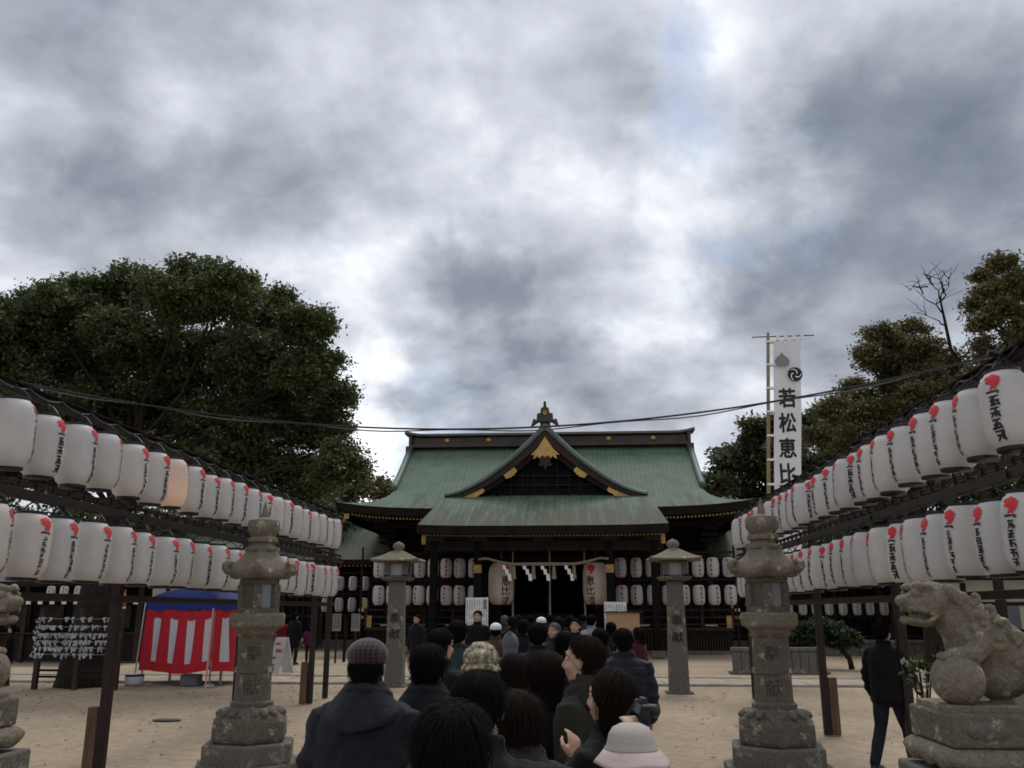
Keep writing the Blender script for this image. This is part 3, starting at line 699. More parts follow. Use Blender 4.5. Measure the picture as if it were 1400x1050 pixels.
PROTO = [make_lantern(100 + i, n_char=n) for i, n in enumerate((6, 5, 6, 4, 7, 5))]
LIT = make_lantern(140, n_char=6, lit=True)
FX = {'L': -5.08, 'R': 3.43}
used = set()
def place(proto, loc, rz, tilt=0.0, scale=1.0):
    if proto.name in used: o = copy_tree(proto)
    else: o = proto; used.add(proto.name)
    o.location = loc; o.rotation_euler = (tilt, random.uniform(-.015, .015), rz); o.scale = (scale,) * 3
    return o
rng = random.Random(5)
SPEC = {('L', 1): (7.5, 21, 0.545), ('L', 0): (7.38, 21, 0.55), ('R', 1): (7.12, 23, 0.535), ('R', 0): (7.05, 23, 0.535)}
for (side, row), (y0, n, pit) in SPEC.items():
    where = ('upper' if row else 'lower') + ' row of the frame ' + ('beside the striped tent' if side == 'L' else 'behind the stone lion')
    for i in range(n):
        y = y0 + pit * i + rng.uniform(-.03, .03); z = (3.29 if row else 2.335) + rng.uniform(-.015, .015)
        lit = side == 'L' and row == 1 and i == 6
        # mostly facing the approach, turned a little towards visitors; some have swung round
        turn = rng.gauss(0.26, 0.17) if rng.random() < 0.8 else rng.uniform(-0.5, 0.1)
        if side == 'L': turn = rng.gauss(0.12, 0.14) if rng.random() < 0.85 else rng.uniform(-.5, 0.0)
        rz = (math.pi / 2 - turn) if side == 'L' else (-math.pi / 2 + turn)
        o = place(LIT if lit else PROTO[rng.randrange(len(PROTO))], (FX[side] + rng.uniform(-.02, .02), y, z), rz, 0.0)
        o.rotation_euler = (rng.uniform(-.035, .035), rng.uniform(-.045, .045), rz); o.scale = (rng.uniform(.96, 1.04), rng.uniform(.96, 1.04), rng.uniform(.97, 1.03))
        if lit: name_lantern(o, 'glowing warm peach paper lantern in the upper row beside the striped tent', 'lanterns in the upper row beside the tent')
        else: name_lantern(o, 'white paper lantern with red fish crest, ' + where, 'lanterns in the ' + where)
        o.name = 'paper_lantern'
# the one lit bulb
ld = bpy.data.lights.new('lantern_bulb', 'POINT'); ld.energy = 0.45; ld.color = (1.0, 0.55, 0.25); ld.shadow_soft_size = 0.05
lb = bpy.data.objects.new('lantern_bulb', ld); COL.objects.link(lb); lb.parent = LIT; lb.location = (0, 0, -0.12)

# ------------------------------------------------------------------ lantern frames
def frame(side, ys, y0, y1, label, dz):
    X = FX[side]; sg = 1 if side == 'R' else -1
    r = thing('lantern_rack', label, 'frame', (X, 0, 0), group='brown lantern frames along the approach')
    for y in ys:
        o = MB().box((0, 0, 1.88 + dz / 2), (0.10, 0.10, 3.76 + dz)).build('post', FRAME, r, loc=(sg * 0.16, y, 0), bevel=0.008)
        # hip brace of the little canopy
        MB().tube([(-sg * 0.0, 0, 3.68 + dz), (-sg * 0.22, 0, 3.74 + dz)], 0.03, 6).build('bracket_arm', FRAME, o)
        MB().tube([(0, 0, 2.79), (-sg * 0.22, 0, 2.79)], 0.03, 6).build('bracket_arm', FRAME, o)
    L = y1 - y0; yc = (y0 + y1) / 2
    for nm, dx, z, w, h in (('top_rail', sg * 0.13, 3.69 + dz, 0.06, 0.085), ('mid_beam', 0, 2.79, 0.08, 0.09), ('bottom_rail', sg * 0.13, 1.88, 0.06, 0.075), ('mid_strip', sg * 0.02, 2.90, 0.05, 0.04)):
        MB().box((0, 0, 0), (w, L, h)).build(nm, FRAME, r, loc=(dx, yc, z), bevel=0.006)
    # pitched boards of the narrow canopy over the upper row
    for s in (-1, 1):
        MB().box((sg * 0.13 + s * 0.04, yc, 3.75 + dz), (0.095, L, 0.015), rot=(0, s * R(20), 0)).build('canopy_board', FRAME, r)
    # short uprights between mid beam and the lamp strip
    k = int(L / 0.55)
    for i in range(k):
        y = y0 + 0.3 + i * 0.55
        link('lamp_bracket', BRK, r, (0, y, 2.86)); link('lamp_bracket', BRK, r, (0, y + 0.27, 2.86)); link('lamp_arm', ARM, r, (sg * 0.08, y, 3.735 + dz))
    # supply cable drooping between lamp holders
    pts = []
    for i in range(k * 6):
        y = y0 + 0.3 + i * 0.55 / 6; pts.append((sg * 0.03, y, 3.70 + dz - 0.045 * abs(math.sin(math.pi * i / 6))))
    MB().tube(pts, 0.009, 5).build('supply_cable', CABLE, r)
    pts = [(p[0], p[1], p[2] - 1.02 - dz) for p in pts]
    MB().tube(pts, 0.009, 5).build('supply_cable', CABLE, r)
    return r
BRK = MB().box((0, 0, 0), (0.03, 0.035, 0.12)).mesh('lamp_bracket'); BRK.materials.append(FRAME)
ARM = MB().box((0, 0, 0), (0.19, 0.022, 0.022)).mesh('lamp_arm'); ARM.materials.append(FRAME)
frame('L', (7.0, 10.06, 13.99, 17.92, 19.0), 6.9, 19.2, 'long brown lantern frame standing between striped tent and approach', 0.07)
frame('R', (7.2, 10.55, 14.02, 17.46, 19.5), 6.6, 19.7, 'long brown lantern frame running behind the stone lion and tall banner', 0.05)
for px, py, hgt, near in ((148, 1062, 0.72, 'the frame post by the striped tent'), (427, 962, 0.78, 'the far frame post by the notice boards'), (1119, 1005, 0.80, 'the frame post by the clipped pine')):
    p = onground(px, py); sx = -1 if px < 700 else 1
    s = MB(); s.box((0, 0, hgt / 2), (0.13, 0.10, hgt), top=(0.95, 0.95))
    o = s.build('ground_stake', STAKE, bevel=0.012, loc=((-5.36 if sx < 0 else 3.71), p.y + (0.0 if px != 427 else -0.05), 0)); tag(o, 'short weathered wooden stake bolted beside ' + near, 'stake')
# hall lanterns ----------------------------------------------------
HP = [make_lantern(200 + i, r=0.255, h=0.80, n_char=3, simple=True) for i in range(4)]
def rail_lanterns(xs, y, zs, labels, bar, r=random.Random(9), face=0.0, scale=1.0):
    for zi, z in enumerate(zs):
        if bar:
            t = thing('lantern_bar', bar[zi], 'lantern bar', (0, y, z + 0.62 * scale))
            L = max(xs) - min(xs) + 0.5; c = (max(xs) + min(xs)) / 2
            MB().box((c, 0, 0), (L, 0.06, 0.07)).build('rail', DARKWOOD, t)
        for x in xs:
            o = place(HP[r.randrange(4)], (x + r.uniform(-.02, .02), y, z), face + r.gauss(0, 0.22), scale=scale)
            name_lantern(o, labels[zi], labels[zi].replace('white paper lantern', 'lanterns')); o.name = 'paper_lantern'
rail_lanterns([HX + a for a in np.linspace(-7.1, -3.05, 8)], 38.1, (3.50, 2.38), ('white paper lantern in the upper row on the tent side of the hall doorway', 'white paper lantern in the lower row on the tent side of the hall doorway'),
              ('dark bar carrying upper lanterns on the tent side of the hall doorway', 'dark bar carrying lower lanterns on the tent side of the hall doorway'))
rail_lanterns([HX + a for a in np.linspace(3.15, 7.6, 8)], 38.1, (3.50, 2.38), ('white paper lantern in the upper row on the banner side of the hall doorway', 'white paper lantern in the lower row on the banner side of the hall doorway'),
              ('dark bar carrying upper lanterns on the banner side of the hall doorway', 'dark bar carrying lower lanterns on the banner side of the hall doorway'))
for sx in (-1, 1):                                        # uprights that carry those bars
    for a in (2.95, 5.2, 7.85):
        o = MB().box((0, 0, 2.2), (0.07, 0.07, 4.4)).build('lantern_post', DARKWOOD, loc=(HX + sx * a, 38.17, 0)); tag(o, 'slim dark upright carrying lantern bars on the ' + ('tent' if sx < 0 else 'banner') + ' side of the doorway', 'post', 'uprights for hall lanterns')
bigs = make_lantern(300, r=0.52, h=1.62, big=True)
for k, (x, rz, lab) in enumerate(((-1.73, 0.45, 'giant cream paper lantern hanging on the white notice board side of the porch'), (2.05, -0.45, 'giant cream paper lantern hanging on the wooden board side of the porch'))):
    o = bigs if k == 0 else copy_tree(bigs); o.location = (HX + x, 36.4, 2.80); o.rotation_euler = (0, 0, rz); name_lantern(o, lab, 'giant lanterns flanking the doorway'); o.name = 'giant_paper_lantern'
    h = MB().tube([(0, 0, 1.0), (0, 0, 1.55)], 0.012, 6).build('hanging_cord', ROPE, o)
# ------------------------------------------------------------------ stone lanterns along the approach
def poly(r, z, n=6, ph=0.0): return [Vector((r * math.cos(ph + 2 * math.pi * k / n), r * math.sin(ph + 2 * math.pi * k / n), z)) for k in range(n)]
def stone_lantern():
    o = bpy.data.objects.new('stone_lantern', None); COL.objects.link(o)
    ph = math.pi / 6
    b = MB(); b.rings([poly(0.66, 0, 8, ph), poly(0.65, 0.06, 8, ph)]); b.build('ground_slab', STONE2, o, bevel=0.01)
    b = MB(); b.rings([poly(0.60, 0.05, 6, ph), poly(0.60, 0.28, 6, ph), poly(0.58, 0.30, 6, ph)]); b.build('plinth', STONE2, o, bevel=0.02)
    d = MB(); d.rings([poly(0.47, 0.30, 6, ph), poly(0.495, 0.36, 6, ph), poly(0.49, 0.54, 6, ph), poly(0.47, 0.60, 6, ph), poly(0.40, 0.66, 6, ph), poly(0.34, 0.70, 6, ph), poly(0.27, 0.73, 6, ph)])
    base = d.build('base_drum', STONE, o, bevel=0.025)
    for k in range(18):                                  # lotus petals carved on the drum's shoulder
        a = 2 * math.pi * k / 18; MB().ell((0.36 * math.cos(a), 0.36 * math.sin(a), 0.655), (0.075, 0.058, 0.045), rot=(0, R(25), a), seg=8, rg=5).build('lotus_petal', STONE, base, smooth=True)
    sh = MB(); sh.lathe([(0.26, 0.72), (0.265, 0.77), (0.225, 0.80), (0.218, 1.13), (0.24, 1.14), (0.24, 1.20), (0.218, 1.21), (0.215, 1.57), (0.24, 1.59), (0.25, 1.62)], 24)
    s = sh.build('shaft', STONE, o, smooth=True)
    s.modifiers.new('es', 'EDGE_SPLIT').split_angle = R(35)
    for i, ch in enumerate('奉献'):                       # incised characters, one above the other
        g = MB(); v, f = glyphs(ch, 0.20, 0.012); cz = 1.38 - i * 0.41
        g.add([(0.224 * math.sin(a / 0.22), -0.224 * math.cos(a / 0.22), cz + bz) for a, bz in v], f); g.build('carved_lettering', CARVED, s)
    c = MB(); c.rings([poly(0.25, 1.60, 6, ph), poly(0.27, 1.66, 6, ph), poly(0.375, 1.72, 6, ph), poly(0.385, 1.86, 6, ph), poly(0.36, 1.885, 6, ph)]); c.build('middle_platform', STONE3, o, bevel=0.02)
    # fire box: six posts, window openings on alternate faces
    fb = bpy.data.objects.new('fire_box', None); COL.objects.link(fb); fb.parent = o
    MB().rings([poly(0.29, 1.88, 6, ph), poly(0.285, 1.955, 6, ph)]).build('sill', STONE, fb, bevel=0.01)
    MB().rings([poly(0.265, 2.25, 6, ph), poly(0.27, 2.33, 6, ph)]).build('head', STONE, fb, bevel=0.01)
    for k in range(6):
        a = ph + math.pi / 3 * k; MB().box((0.235 * math.cos(a), 0.235 * math.sin(a), 2.10), (0.075, 0.10, 0.30), rot=(0, 0, a)).build('post', STONE, fb, bevel=0.012)
        a2 = a + math.pi / 6
        if k % 3 != 2: MB().box((0.19 * math.cos(a2), 0.19 * math.sin(a2), 2.10), (0.03, 0.17, 0.30), rot=(0, 0, a2)).build('pane', mat('grey_pane', (0.20, 0.21, 0.22), 0.6) if k % 2 == 0 else STONE, fb)
    # roof with up-curled horns at the six corners
    kf = MB(); n = 48; rs = []
    for (rr, z, lift) in ((0.24, 2.33, 0), (0.36, 2.325, 0.02), (0.43, 2.36, 0.07), (0.455, 2.41, 0.08), (0.42, 2.47, 0.06), (0.34, 2.535, 0.02), (0.27, 2.60, 0), (0.235, 2.66, 0), (0.225, 2.70, 0)):
        ring = []
        for j in range(n):
            a = 2 * math.pi * j / n; m = (a - ph) % (math.pi / 3); e = abs(m - math.pi / 6) / (math.pi / 6)        # 1 at corner
            hexr = math.cos(math.pi / 6) / math.cos(m - math.pi / 6); k = rr * (hexr * 1.0); ring.append(Vector((k * math.cos(a), k * math.sin(a), z + lift * (e ** 2 - 0.35))))
        rs.append(ring)
    kf.rings(rs); kf.build('roof', STONE3, o, smooth=True)
    for k in range(6):
        a = ph + math.pi / 3 * k; pts = []; rad = []
        for i in range(10):
            t = i / 9; th = -0.5 + 3.9 * t; q = 0.075 * (1 - 0.45 * t); ctr = (0.42, 2.475)
            if i < 3: rr, z = 0.30 + 0.06 * i, 2.50 - 0.035 * i
            else:
                th = -1.9 + 4.4 * (i - 3) / 6; q = 0.062 * (1 - 0.35 * (i - 3) / 6); rr, z = 0.43 + q * math.cos(th), 2.475 + q * math.sin(th)
            pts.append((rr * math.cos(a), rr * math.sin(a), z)); rad.append(0.06 - 0.022 * t)
        MB().tube(pts, rad, 8).build('curled_horn', STONE3, o, smooth=True)
    j = MB(); j.lathe([(0.22, 2.69), (0.225, 2.73), (0.16, 2.75), (0.15, 2.79), (0.19, 2.81), (0.19, 2.86), (0.15, 2.88), (0.17, 2.92), (0.205, 2.96), (0.205, 3.06), (0.19, 3.10), (0.10, 3.12), (0.05, 3.15), (0.045, 3.20), (0.02, 3.30), (0.004, 3.36)], 24)
    jw = j.build('jewel_finial', STONE3, o, smooth=True); jw.modifiers.new('es', 'EDGE_SPLIT').split_angle = R(45); 
    return o
SLN = stone_lantern()
SLN.scale = (0.95, 0.95, 0.915); SLN.location = (-3.87, 10.86, 0); SLN.rotation_euler.z = R(14)
tag(SLN, 'weathered carved stone lantern with curled roof horns in front of the striped tent', 'stone lantern', 'stone lanterns along the approach')
s2 = copy_tree(SLN); s2.location = (2.25, 11.05, 0); s2.rotation_euler.z = R(-9); s2.scale = (0.97, 0.97, 0.92)
tag(s2, 'weathered carved stone lantern with curled roof horns beside the clipped pine', 'stone lantern', 'stone lanterns along the approach')

# ------------------------------------------------------------------ tall inscribed pillar lanterns
def pillar_lantern(x, y, lab, sc):
    o = thing('pillar_lantern', lab, 'stone lantern', (x, y, 0), group='inscribed stone pillar lanterns')
    p = MB(); p.box((0, 0, 1.32), (0.46, 0.46, 2.64), top=(0.80, 0.80)); s = p.build('pillar', STONE2, o, bevel=0.03)
    MB().box((0, 0, 0.01), (0.62, 0.62, 0.05)).build('footing', STONE2, o, bevel=0.01)
    for k, ch in enumerate('奉献'): write(MB(), ch, 0.26, ((0, -0.2065 + 0.007 * k * -1, 1.70 - 0.40 * k), (1, 0, 0), (0, 0.0175, 1)), 0.40, 0.02).build('carved_lettering', CARVED, s)
    MB().box((0, 0, 2.69), (0.62, 0.62, 0.09), top=(1.3, 1.3)).build('platform', STONE2, o, bevel=0.01)
    b = bpy.data.objects.new('fire_box', None); COL.objects.link(b); b.parent = o
    for sx in (-1, 1):
        for sy in (-1, 1): MB().box((sx * 0.23, sy * 0.23, 2.93), (0.14, 0.14, 0.38)).build('post', STONE2, b, bevel=0.01)
    MB().box((0, 0, 2.76), (0.6, 0.6, 0.05)).build('sill', STONE2, b); MB().box((0, 0, 3.10), (0.58, 0.58, 0.05)).build('head', STONE2, b)
    for a in range(4): 
        q = MB().box((0, -0.2, 2.93), (0.36, 0.02, 0.32)).build('paper_pane', mat('pane_paper', (0.36, 0.37, 0.39), 0.7), b); q.rotation_euler.z = a * math.pi / 2
    rf = MB(); k = 8; rs = []
    for (w, z, up) in ((0.60, 3.13, 0.03), (0.615, 3.165, 0.04), (0.47, 3.23, 0.015), (0.30, 3.33, 0), (0.14, 3.42, 0)):
        ring = []
        for side in range(4):
            for j in range(k):
                t = -1 + 2 * j / k; v = Vector((t * w, -w, z + up * t ** 4)); ring.append(Matrix.Rotation(side * math.pi / 2, 3, 'Z') @ v)
        rs.append(ring)
    rf.rings(rs).build('roof', STONE3, o, bevel=0.0)
    MB().lathe([(0.13, 3.40), (0.14, 3.43), (0.10, 3.45), (0.15, 3.50), (0.155, 3.56), (0.12, 3.62), (0.04, 3.66), (0.005, 3.68)], 16).build('jewel_finial', STONE3, o, smooth=True)
    o.scale = (sc, sc, sc * 0.97)
pillar_lantern(-4.42, 22.13, 'tall inscribed stone pillar lantern in front of the white notice board side', 0.96)
pillar_lantern(2.20, 20.83, 'tall inscribed stone pillar lantern on the wooden board side of the porch', 0.94)

# ------------------------------------------------------------------ guardian lions
def remesh(mb, voxel, smooth=6, name='mesh', fac=0.5):
    m = mb.mesh(name); o = bpy.data.objects.new('tmp', m); COL.objects.link(o)
    r = o.modifiers.new('r', 'REMESH'); r.mode = 'VOXEL'; r.voxel_size = voxel; r.use_smooth_shade = True
    if smooth: s = o.modifiers.new('s', 'SMOOTH'); s.factor = fac; s.iterations = smooth
    dg = bpy.context.evaluated_depsgraph_get(); out = bpy.data.meshes.new_from_object(o.evaluated_get(dg))
    bpy.data.objects.remove(o); bpy.data.meshes.remove(m); out.name = name
    out.polygons.foreach_set('use_smooth', [True] * len(out.polygons)); return out
def lion_mesh():
    b = MB()                                             # faces -X, sits with the ball under its near front paw; base at z=0
    b.cap_tube([(0.27, 0, 0.60), (0.36, 0, 0.50), (0.46, 0, 0.42), (0.60, 0, 0.33), (0.74, 0, 0.27), (0.88, 0, 0.22)], [0.16, 0.19, 0.19, 0.175, 0.165, 0.16], 18); b.ell((0.52, 0, 0.24), (0.22, 0.15, 0.20))
    b.ell((0.33, 0, 0.42), (0.14, 0.17, 0.17)); b.ell((0.90, 0, 0.20), (0.17, 0.20, 0.19))
    for k in range(6): b.ell((0.40 + 0.085 * k, 0, 0.605 - 0.062 * k), (0.05, 0.035, 0.035))                # knobbed spine
    b.ell((0.13, 0, 0.68), (0.155, 0.145, 0.13)); b.ell((0.02, 0, 0.665), (0.10, 0.115, 0.07))     # skull, upper muzzle
    b.ell((-0.055, 0, 0.68), (0.05, 0.075, 0.042)); b.ell((-0.075, 0.035, 0.67), (0.022, 0.025, 0.02)); b.ell((-0.075, -0.035, 0.67), (0.022, 0.025, 0.02))
    b.ell((0.03, 0, 0.545), (0.105, 0.095, 0.034), rot=(0, R(8), 0)); b.ell((-0.055, 0, 0.555), (0.03, 0.06, 0.03))  # lower jaw, open
    for s in (-1, 1):
        b.cap_tube([(-0.02, s * 0.10, 0.625), (0.06, s * 0.118, 0.615), (0.12, s * 0.11, 0.58), (0.06, s * 0.10, 0.545)], [0.018, 0.02, 0.022, 0.018])   # lips
        b.ell((0.0, s * 0.092, 0.728), (0.034, 0.03, 0.026)); b.cap_tube([(-0.03, s * 0.04, 0.765), (0.02, s * 0.09, 0.782), (0.09, s * 0.115, 0.768)], [0.022, 0.028, 0.022])     # eyeballs and brows
        b.cap_tube([(0.20, s * 0.12, 0.76), (0.28, s * 0.155, 0.68), (0.31, s * 0.16, 0.56)], [0.035, 0.05, 0.03])   # drooping ear
        for k in range(5):                                # teeth
            b.cap_tube([(-0.045 + 0.035 * k, s * 0.085, 0.635), (-0.045 + 0.035 * k, s * 0.082, 0.605)], [0.012, 0.008], 6)
        # curled mane locks
        for (x, z, r) in ((0.33, 0.70, 0.055), (0.41, 0.62, 0.06), (0.37, 0.52, 0.055), (0.31, 0.44, 0.045), (0.49, 0.53, 0.055), (0.46, 0.43, 0.05), (0.56, 0.45, 0.045)):
            y = s * (0.175 - 0.05 * max(0, x - 0.4)); pts = []
            for i in range(9):
                t = i / 8; an = 4.6 * t + x * 9; q = r * (1 - 0.75 * t); pts.append((x + q * math.cos(an), y + s * 0.02 * t, z + q * math.sin(an)))
            b.cap_tube(pts, [0.030 - 0.010 * i / 8 for i in range(9)], 7)
        b.ell((0.84, s * 0.17, 0.20), (0.20, 0.085, 0.20)); b.cap_tube([(0.92, s * 0.19, 0.18), (0.72, s * 0.20, 0.07), (0.58, s * 0.20, 0.055)], [0.10, 0.075, 0.06])
        for k in range(3): b.ell((0.53, s * (0.165 + 0.035 * k), 0.045), (0.045, 0.022, 0.04))
    # front legs: the near one rests on the ball, the far one is planted
    b.cap_tube([(0.36, -0.13, 0.42), (0.27, -0.17, 0.33), (0.17, -0.16, 0.335)], [0.095, 0.075, 0.055]); 
    for k in range(3): b.ell((0.115, -0.19 + 0.035 * k, 0.325), (0.04, 0.022, 0.03))
    b.cap_tube([(0.38, 0.13, 0.40), (0.34, 0.15, 0.22), (0.33, 0.15, 0.06)], [0.095, 0.07, 0.06])
    for k in range(3): b.ell((0.265, 0.115 + 0.035 * k, 0.04), (0.045, 0.022, 0.038))
    # flame tail
    for (x0, z0, x1, z1, x2, z2, r) in ((0.98, 0.2, 1.08, 0.42, 0.98, 0.60, 0.07), (0.92, 0.22, 0.96, 0.42, 0.86, 0.52, 0.065), (1.02, 0.15, 1.18, 0.3, 1.18, 0.46, 0.06), (0.86, 0.24, 0.86, 0.38, 0.78, 0.44, 0.055)):
        for s in (-0.05, 0.05): b.cap_tube([(x0, s, z0), (x1, s * 1.4, z1), (x2, s, z2)], [r, r * 0.9, r * 0.35])
    b.box((0.66, 0, 0.012), (1.22, 0.52, 0.05))
    return remesh(b, 0.0085, 2, 'lion_body', 0.3)
def lions():
    lm = lion_mesh(); lm.materials.append(STONE3)
    o = thing('guardian_lion', 'carved stone guardian lion with a ball under its paw beside the walking man', 'statue', (2.25, 6.35, 1.135), group='guardian lions')
    link('body', lm, o)
    MB().ell((0.19, -0.14, 0.185), (0.165, 0.165, 0.165), seg=32, rg=20).build('ball', STONE3, o, smooth=True)
    p = thing('lion_pedestal', 'tiered stone pedestal carrying the lion beside the walking man', 'pedestal', (2.25, 6.35, 0), group='lion pedestals')
    b = MB(); b.box((0.70, 0.0, 1.03), (1.34, 0.72, 0.20)); b.build('upper_slab', STONE, p, bevel=0.02)
    for k in range(3):                                   # low relief waves on the slab's faces
        MB().ell((0.25 + 0.4 * k, -0.355, 1.03), (0.14, 0.03, 0.06)).build('relief', STONE, p, smooth=True)
    n = 40; ws = MB(); rs = []
    for z, gr, am in ((0.925, 0.0, 0.0), (0.90, 0.035, 0.005), (0.865, 0.05, 0.02), (0.83, 0.035, 0.045), (0.825, 0.0, 0.04)):   # scalloped lotus-cloth layer
        ring = []
        per = [(-1, -1), (1, -1), (1, 1), (-1, 1)]
        for e in range(4):
            (ax, ay), (bx_, by_) = per[e], per[(e + 1) % 4]
            for j in range(16):
                t = j / 16; x = ax + (bx_ - ax) * t; y = ay + (by_ - ay) * t
                ring.append(Vector((0.70 + x * (0.67 + gr), y * (0.35 + gr), z - am * abs(math.sin(t * math.pi * 3)))))
        rs.append(ring)
    ws.rings(rs).build('scalloped_layer', STONE3, p, smooth=True)
    MB().box((0.70, 0, 0.795), (1.2, 0.56, 0.07)).build('recess', STONE, p)
    MB().box((0.70, 0, 0.52), (1.50, 0.92, 0.48)).build('pedestal_block', STONE2, p, bevel=0.02)
    MB().box((0.70, 0, 0.14), (1.74, 1.16, 0.30)).build('lower_block', STONE2, p, bevel=0.025)
    for k, ch in enumerate('奉献'): write(MB(), ch, 0.2, ((0.16 + k, -0.4615, 0.62), (1, 0, 0), (0, 0, 1)), 0.3, 0.02).build('carved_lettering', CARVED, p)
    # the partner across the approach looks back at it
    o2 = copy_tree(o); o2.location = (-4.13, 6.35, 1.135); o2.rotation_euler.z = math.pi; tag(o2, 'carved stone guardian lion facing the approach from the tent side', 'statue', 'guardian lions')
    p2 = copy_tree(p); p2.location = (-4.13, 6.35, 0); p2.rotation_euler.z = math.pi; tag(p2, 'tiered stone pedestal carrying the lion on the tent side', 'pedestal', 'lion pedestals')
lions()
# ------------------------------------------------------------------ side corridors and other buildings
def corridor(name, x0, x1, lab, eave=4.12, yf=42.4):
    o = thing(name, lab, 'building', ((x0 + x1) / 2, 0, 0)); L = x1 - x0
    def fn(u, v): return Vector(((u - 0.5) * (L + 0.8), yf + 3.8 * v, eave + 2.1 * v ** 1.25))
    MB().grid(fn, 20, 8).build('roof', COPPER, o, smooth=True)
    MB().grid(lambda u, v: Vector(((u - 0.5) * (L + 0.8), yf + 7.6 - 3.8 * v, eave + 2.1 * v ** 1.25)), 10, 8).build('rear_roof', COPPER, o, smooth=True)
    MB().box((0, yf + 3.8, eave + 2.2), (L + 0.9, 0.5, 0.4)).build('ridge', RIDGE, o, bevel=0.03)
    MB().box((0, yf + 0.08, eave - 0.13), (L + 0.8, 0.14, 0.22)).build('eave_board', DARKWOOD, o)
    MB().box((0, yf + 2.0, eave - 0.2), (L + 0.4, 3.6, 0.06)).build('soffit', BLACKWOOD, o)
    MB().box((0, yf + 1.5, eave / 2), (L, 0.14, eave - 0.3)).build('wall', BLACKWOOD, o)
    MB().box((0, yf + 3.6, 0.2), (L + 0.3, 4.6, 0.4)).build('stone_base', STONE2, o, bevel=0.02)
    n = int(L / 1.9)
    for i in range(n + 1):
        x = -L / 2 + L * i / n
        MB().box((x, yf + 1.3, eave / 2), (0.16, 0.16, eave - 0.3)).build('column', BROWNWOOD, o, bevel=0.01)
        if i < n:
            for k in range(5): MB().box((x + L / n * (k + 1) / 6, yf + 1.4, 1.7), (0.04, 0.04, 2.4)).build('lattice_bar', BROWNWOOD, o)
    for z in (0.6, 1.5, 2.9): MB().box((0, yf + 1.38, z), (L, 0.06, 0.09)).build('rail', BROWNWOOD, o)
    a = MB()
    for i in range(int(L / 0.2)): a.box((-L / 2 + 0.2 * i, yf + 0.02, eave - 0.3), (0.06, 0.3, 0.07))
    stuff(a.build('rafter_tips', GOLD_DULL, o, fix=False))
    return o
corridor('corridor_wing', -24.0, -8.55, 'low green roofed corridor joining the hall behind the paired notice boards')
corridor('corridor_wing', 5.95, 24.0, 'low green roofed corridor beyond the clipped pine on the banner side', 4.08)
rail_lanterns([-11.75, -11.12, -10.5, -9.9], 42.0, (2.99, 2.02), ('white paper lantern in the upper row along the corridor behind the notice boards', 'white paper lantern in the lower row along the corridor behind the notice boards'),
              ('dark bar with upper corridor lanterns behind the notice boards', 'dark bar with lower corridor lanterns behind the notice boards'), scale=0.8)
for x in (-12.1, -9.6):
    tag(MB().box((0, 0, 1.85), (0.08, 0.08, 3.7)).build('lantern_post', DARKWOOD, loc=(x, 42.05, 0)), 'slim dark upright carrying corridor lantern bars behind the notice boards', 'post', 'corridor lantern uprights')
rail_lanterns(list(np.arange(9.4, 17.2, 0.59)), 41.6, (1.86,), ('white paper lantern in the single row under the corridor eave behind the pine',), ('dark bar with the single lantern row behind the clipped pine',), scale=0.74)
for x in (9.1, 13.2, 17.3):
    tag(MB().box((0, 0, 1.2), (0.08, 0.08, 2.4)).build('lantern_post', DARKWOOD, loc=(x, 41.65, 0)), 'slim dark upright carrying the single lantern row behind the pine', 'post', 'single row lantern uprights')

def low_wall():
    o = thing('stone_wall', 'low granite wall with a pale coping between the pine and walking man', 'wall', (0, 38.0, 0))
    for i in range(12):
        x = 8.6 + i * 1.05; MB().box((x, 0, 0.24), (1.035, 0.3, 0.5)).build('wall_block', STONE, o, bevel=0.012)
        MB().box((x, -0.02, 0.555), (1.04, 0.42, 0.12)).build('coping_stone', STONE2, o, bevel=0.012)
low_wall()
def stone_fence(x0, n, y, lab):
    o = thing('stone_fence', lab, 'fence', (x0, y, 0))
    for i in range(n): MB().box((i * 0.235, 0, 0.31), (0.225, 0.24, 0.62)).build('stone_post', STONE2, o, bevel=0.015)
    MB().box(((n - 1) * 0.1175, 0, 0.67), (n * 0.235 + 0.05, 0.32, 0.10)).build('coping_stone', STONE2, o, bevel=0.015)
    MB().box(((n - 1) * 0.1175, 0, 0.03), (n * 0.235 + 0.2, 0.5, 0.06)).build('footing', STONE2, o, bevel=0.01)
stone_fence(4.55, 4, 27.2, 'short granite post fence behind the stone lantern by the pine')
stone_fence(6.0, 5, 27.3, 'short granite post fence beside the clipped pine trunk')
mw = thing('stone_basin', 'upright granite slab basin between the two short granite fences', 'basin', (5.72, 27.6, 0))
MB().box((0, 0, 0.42), (0.32, 0.4, 0.84), top=(0.85, 0.85)).build('slab', STONE, mw, bevel=0.03); MB().box((0, 0, 0.88), (0.5, 0.5, 0.1)).build('cap', STONE2, mw, bevel=0.02)

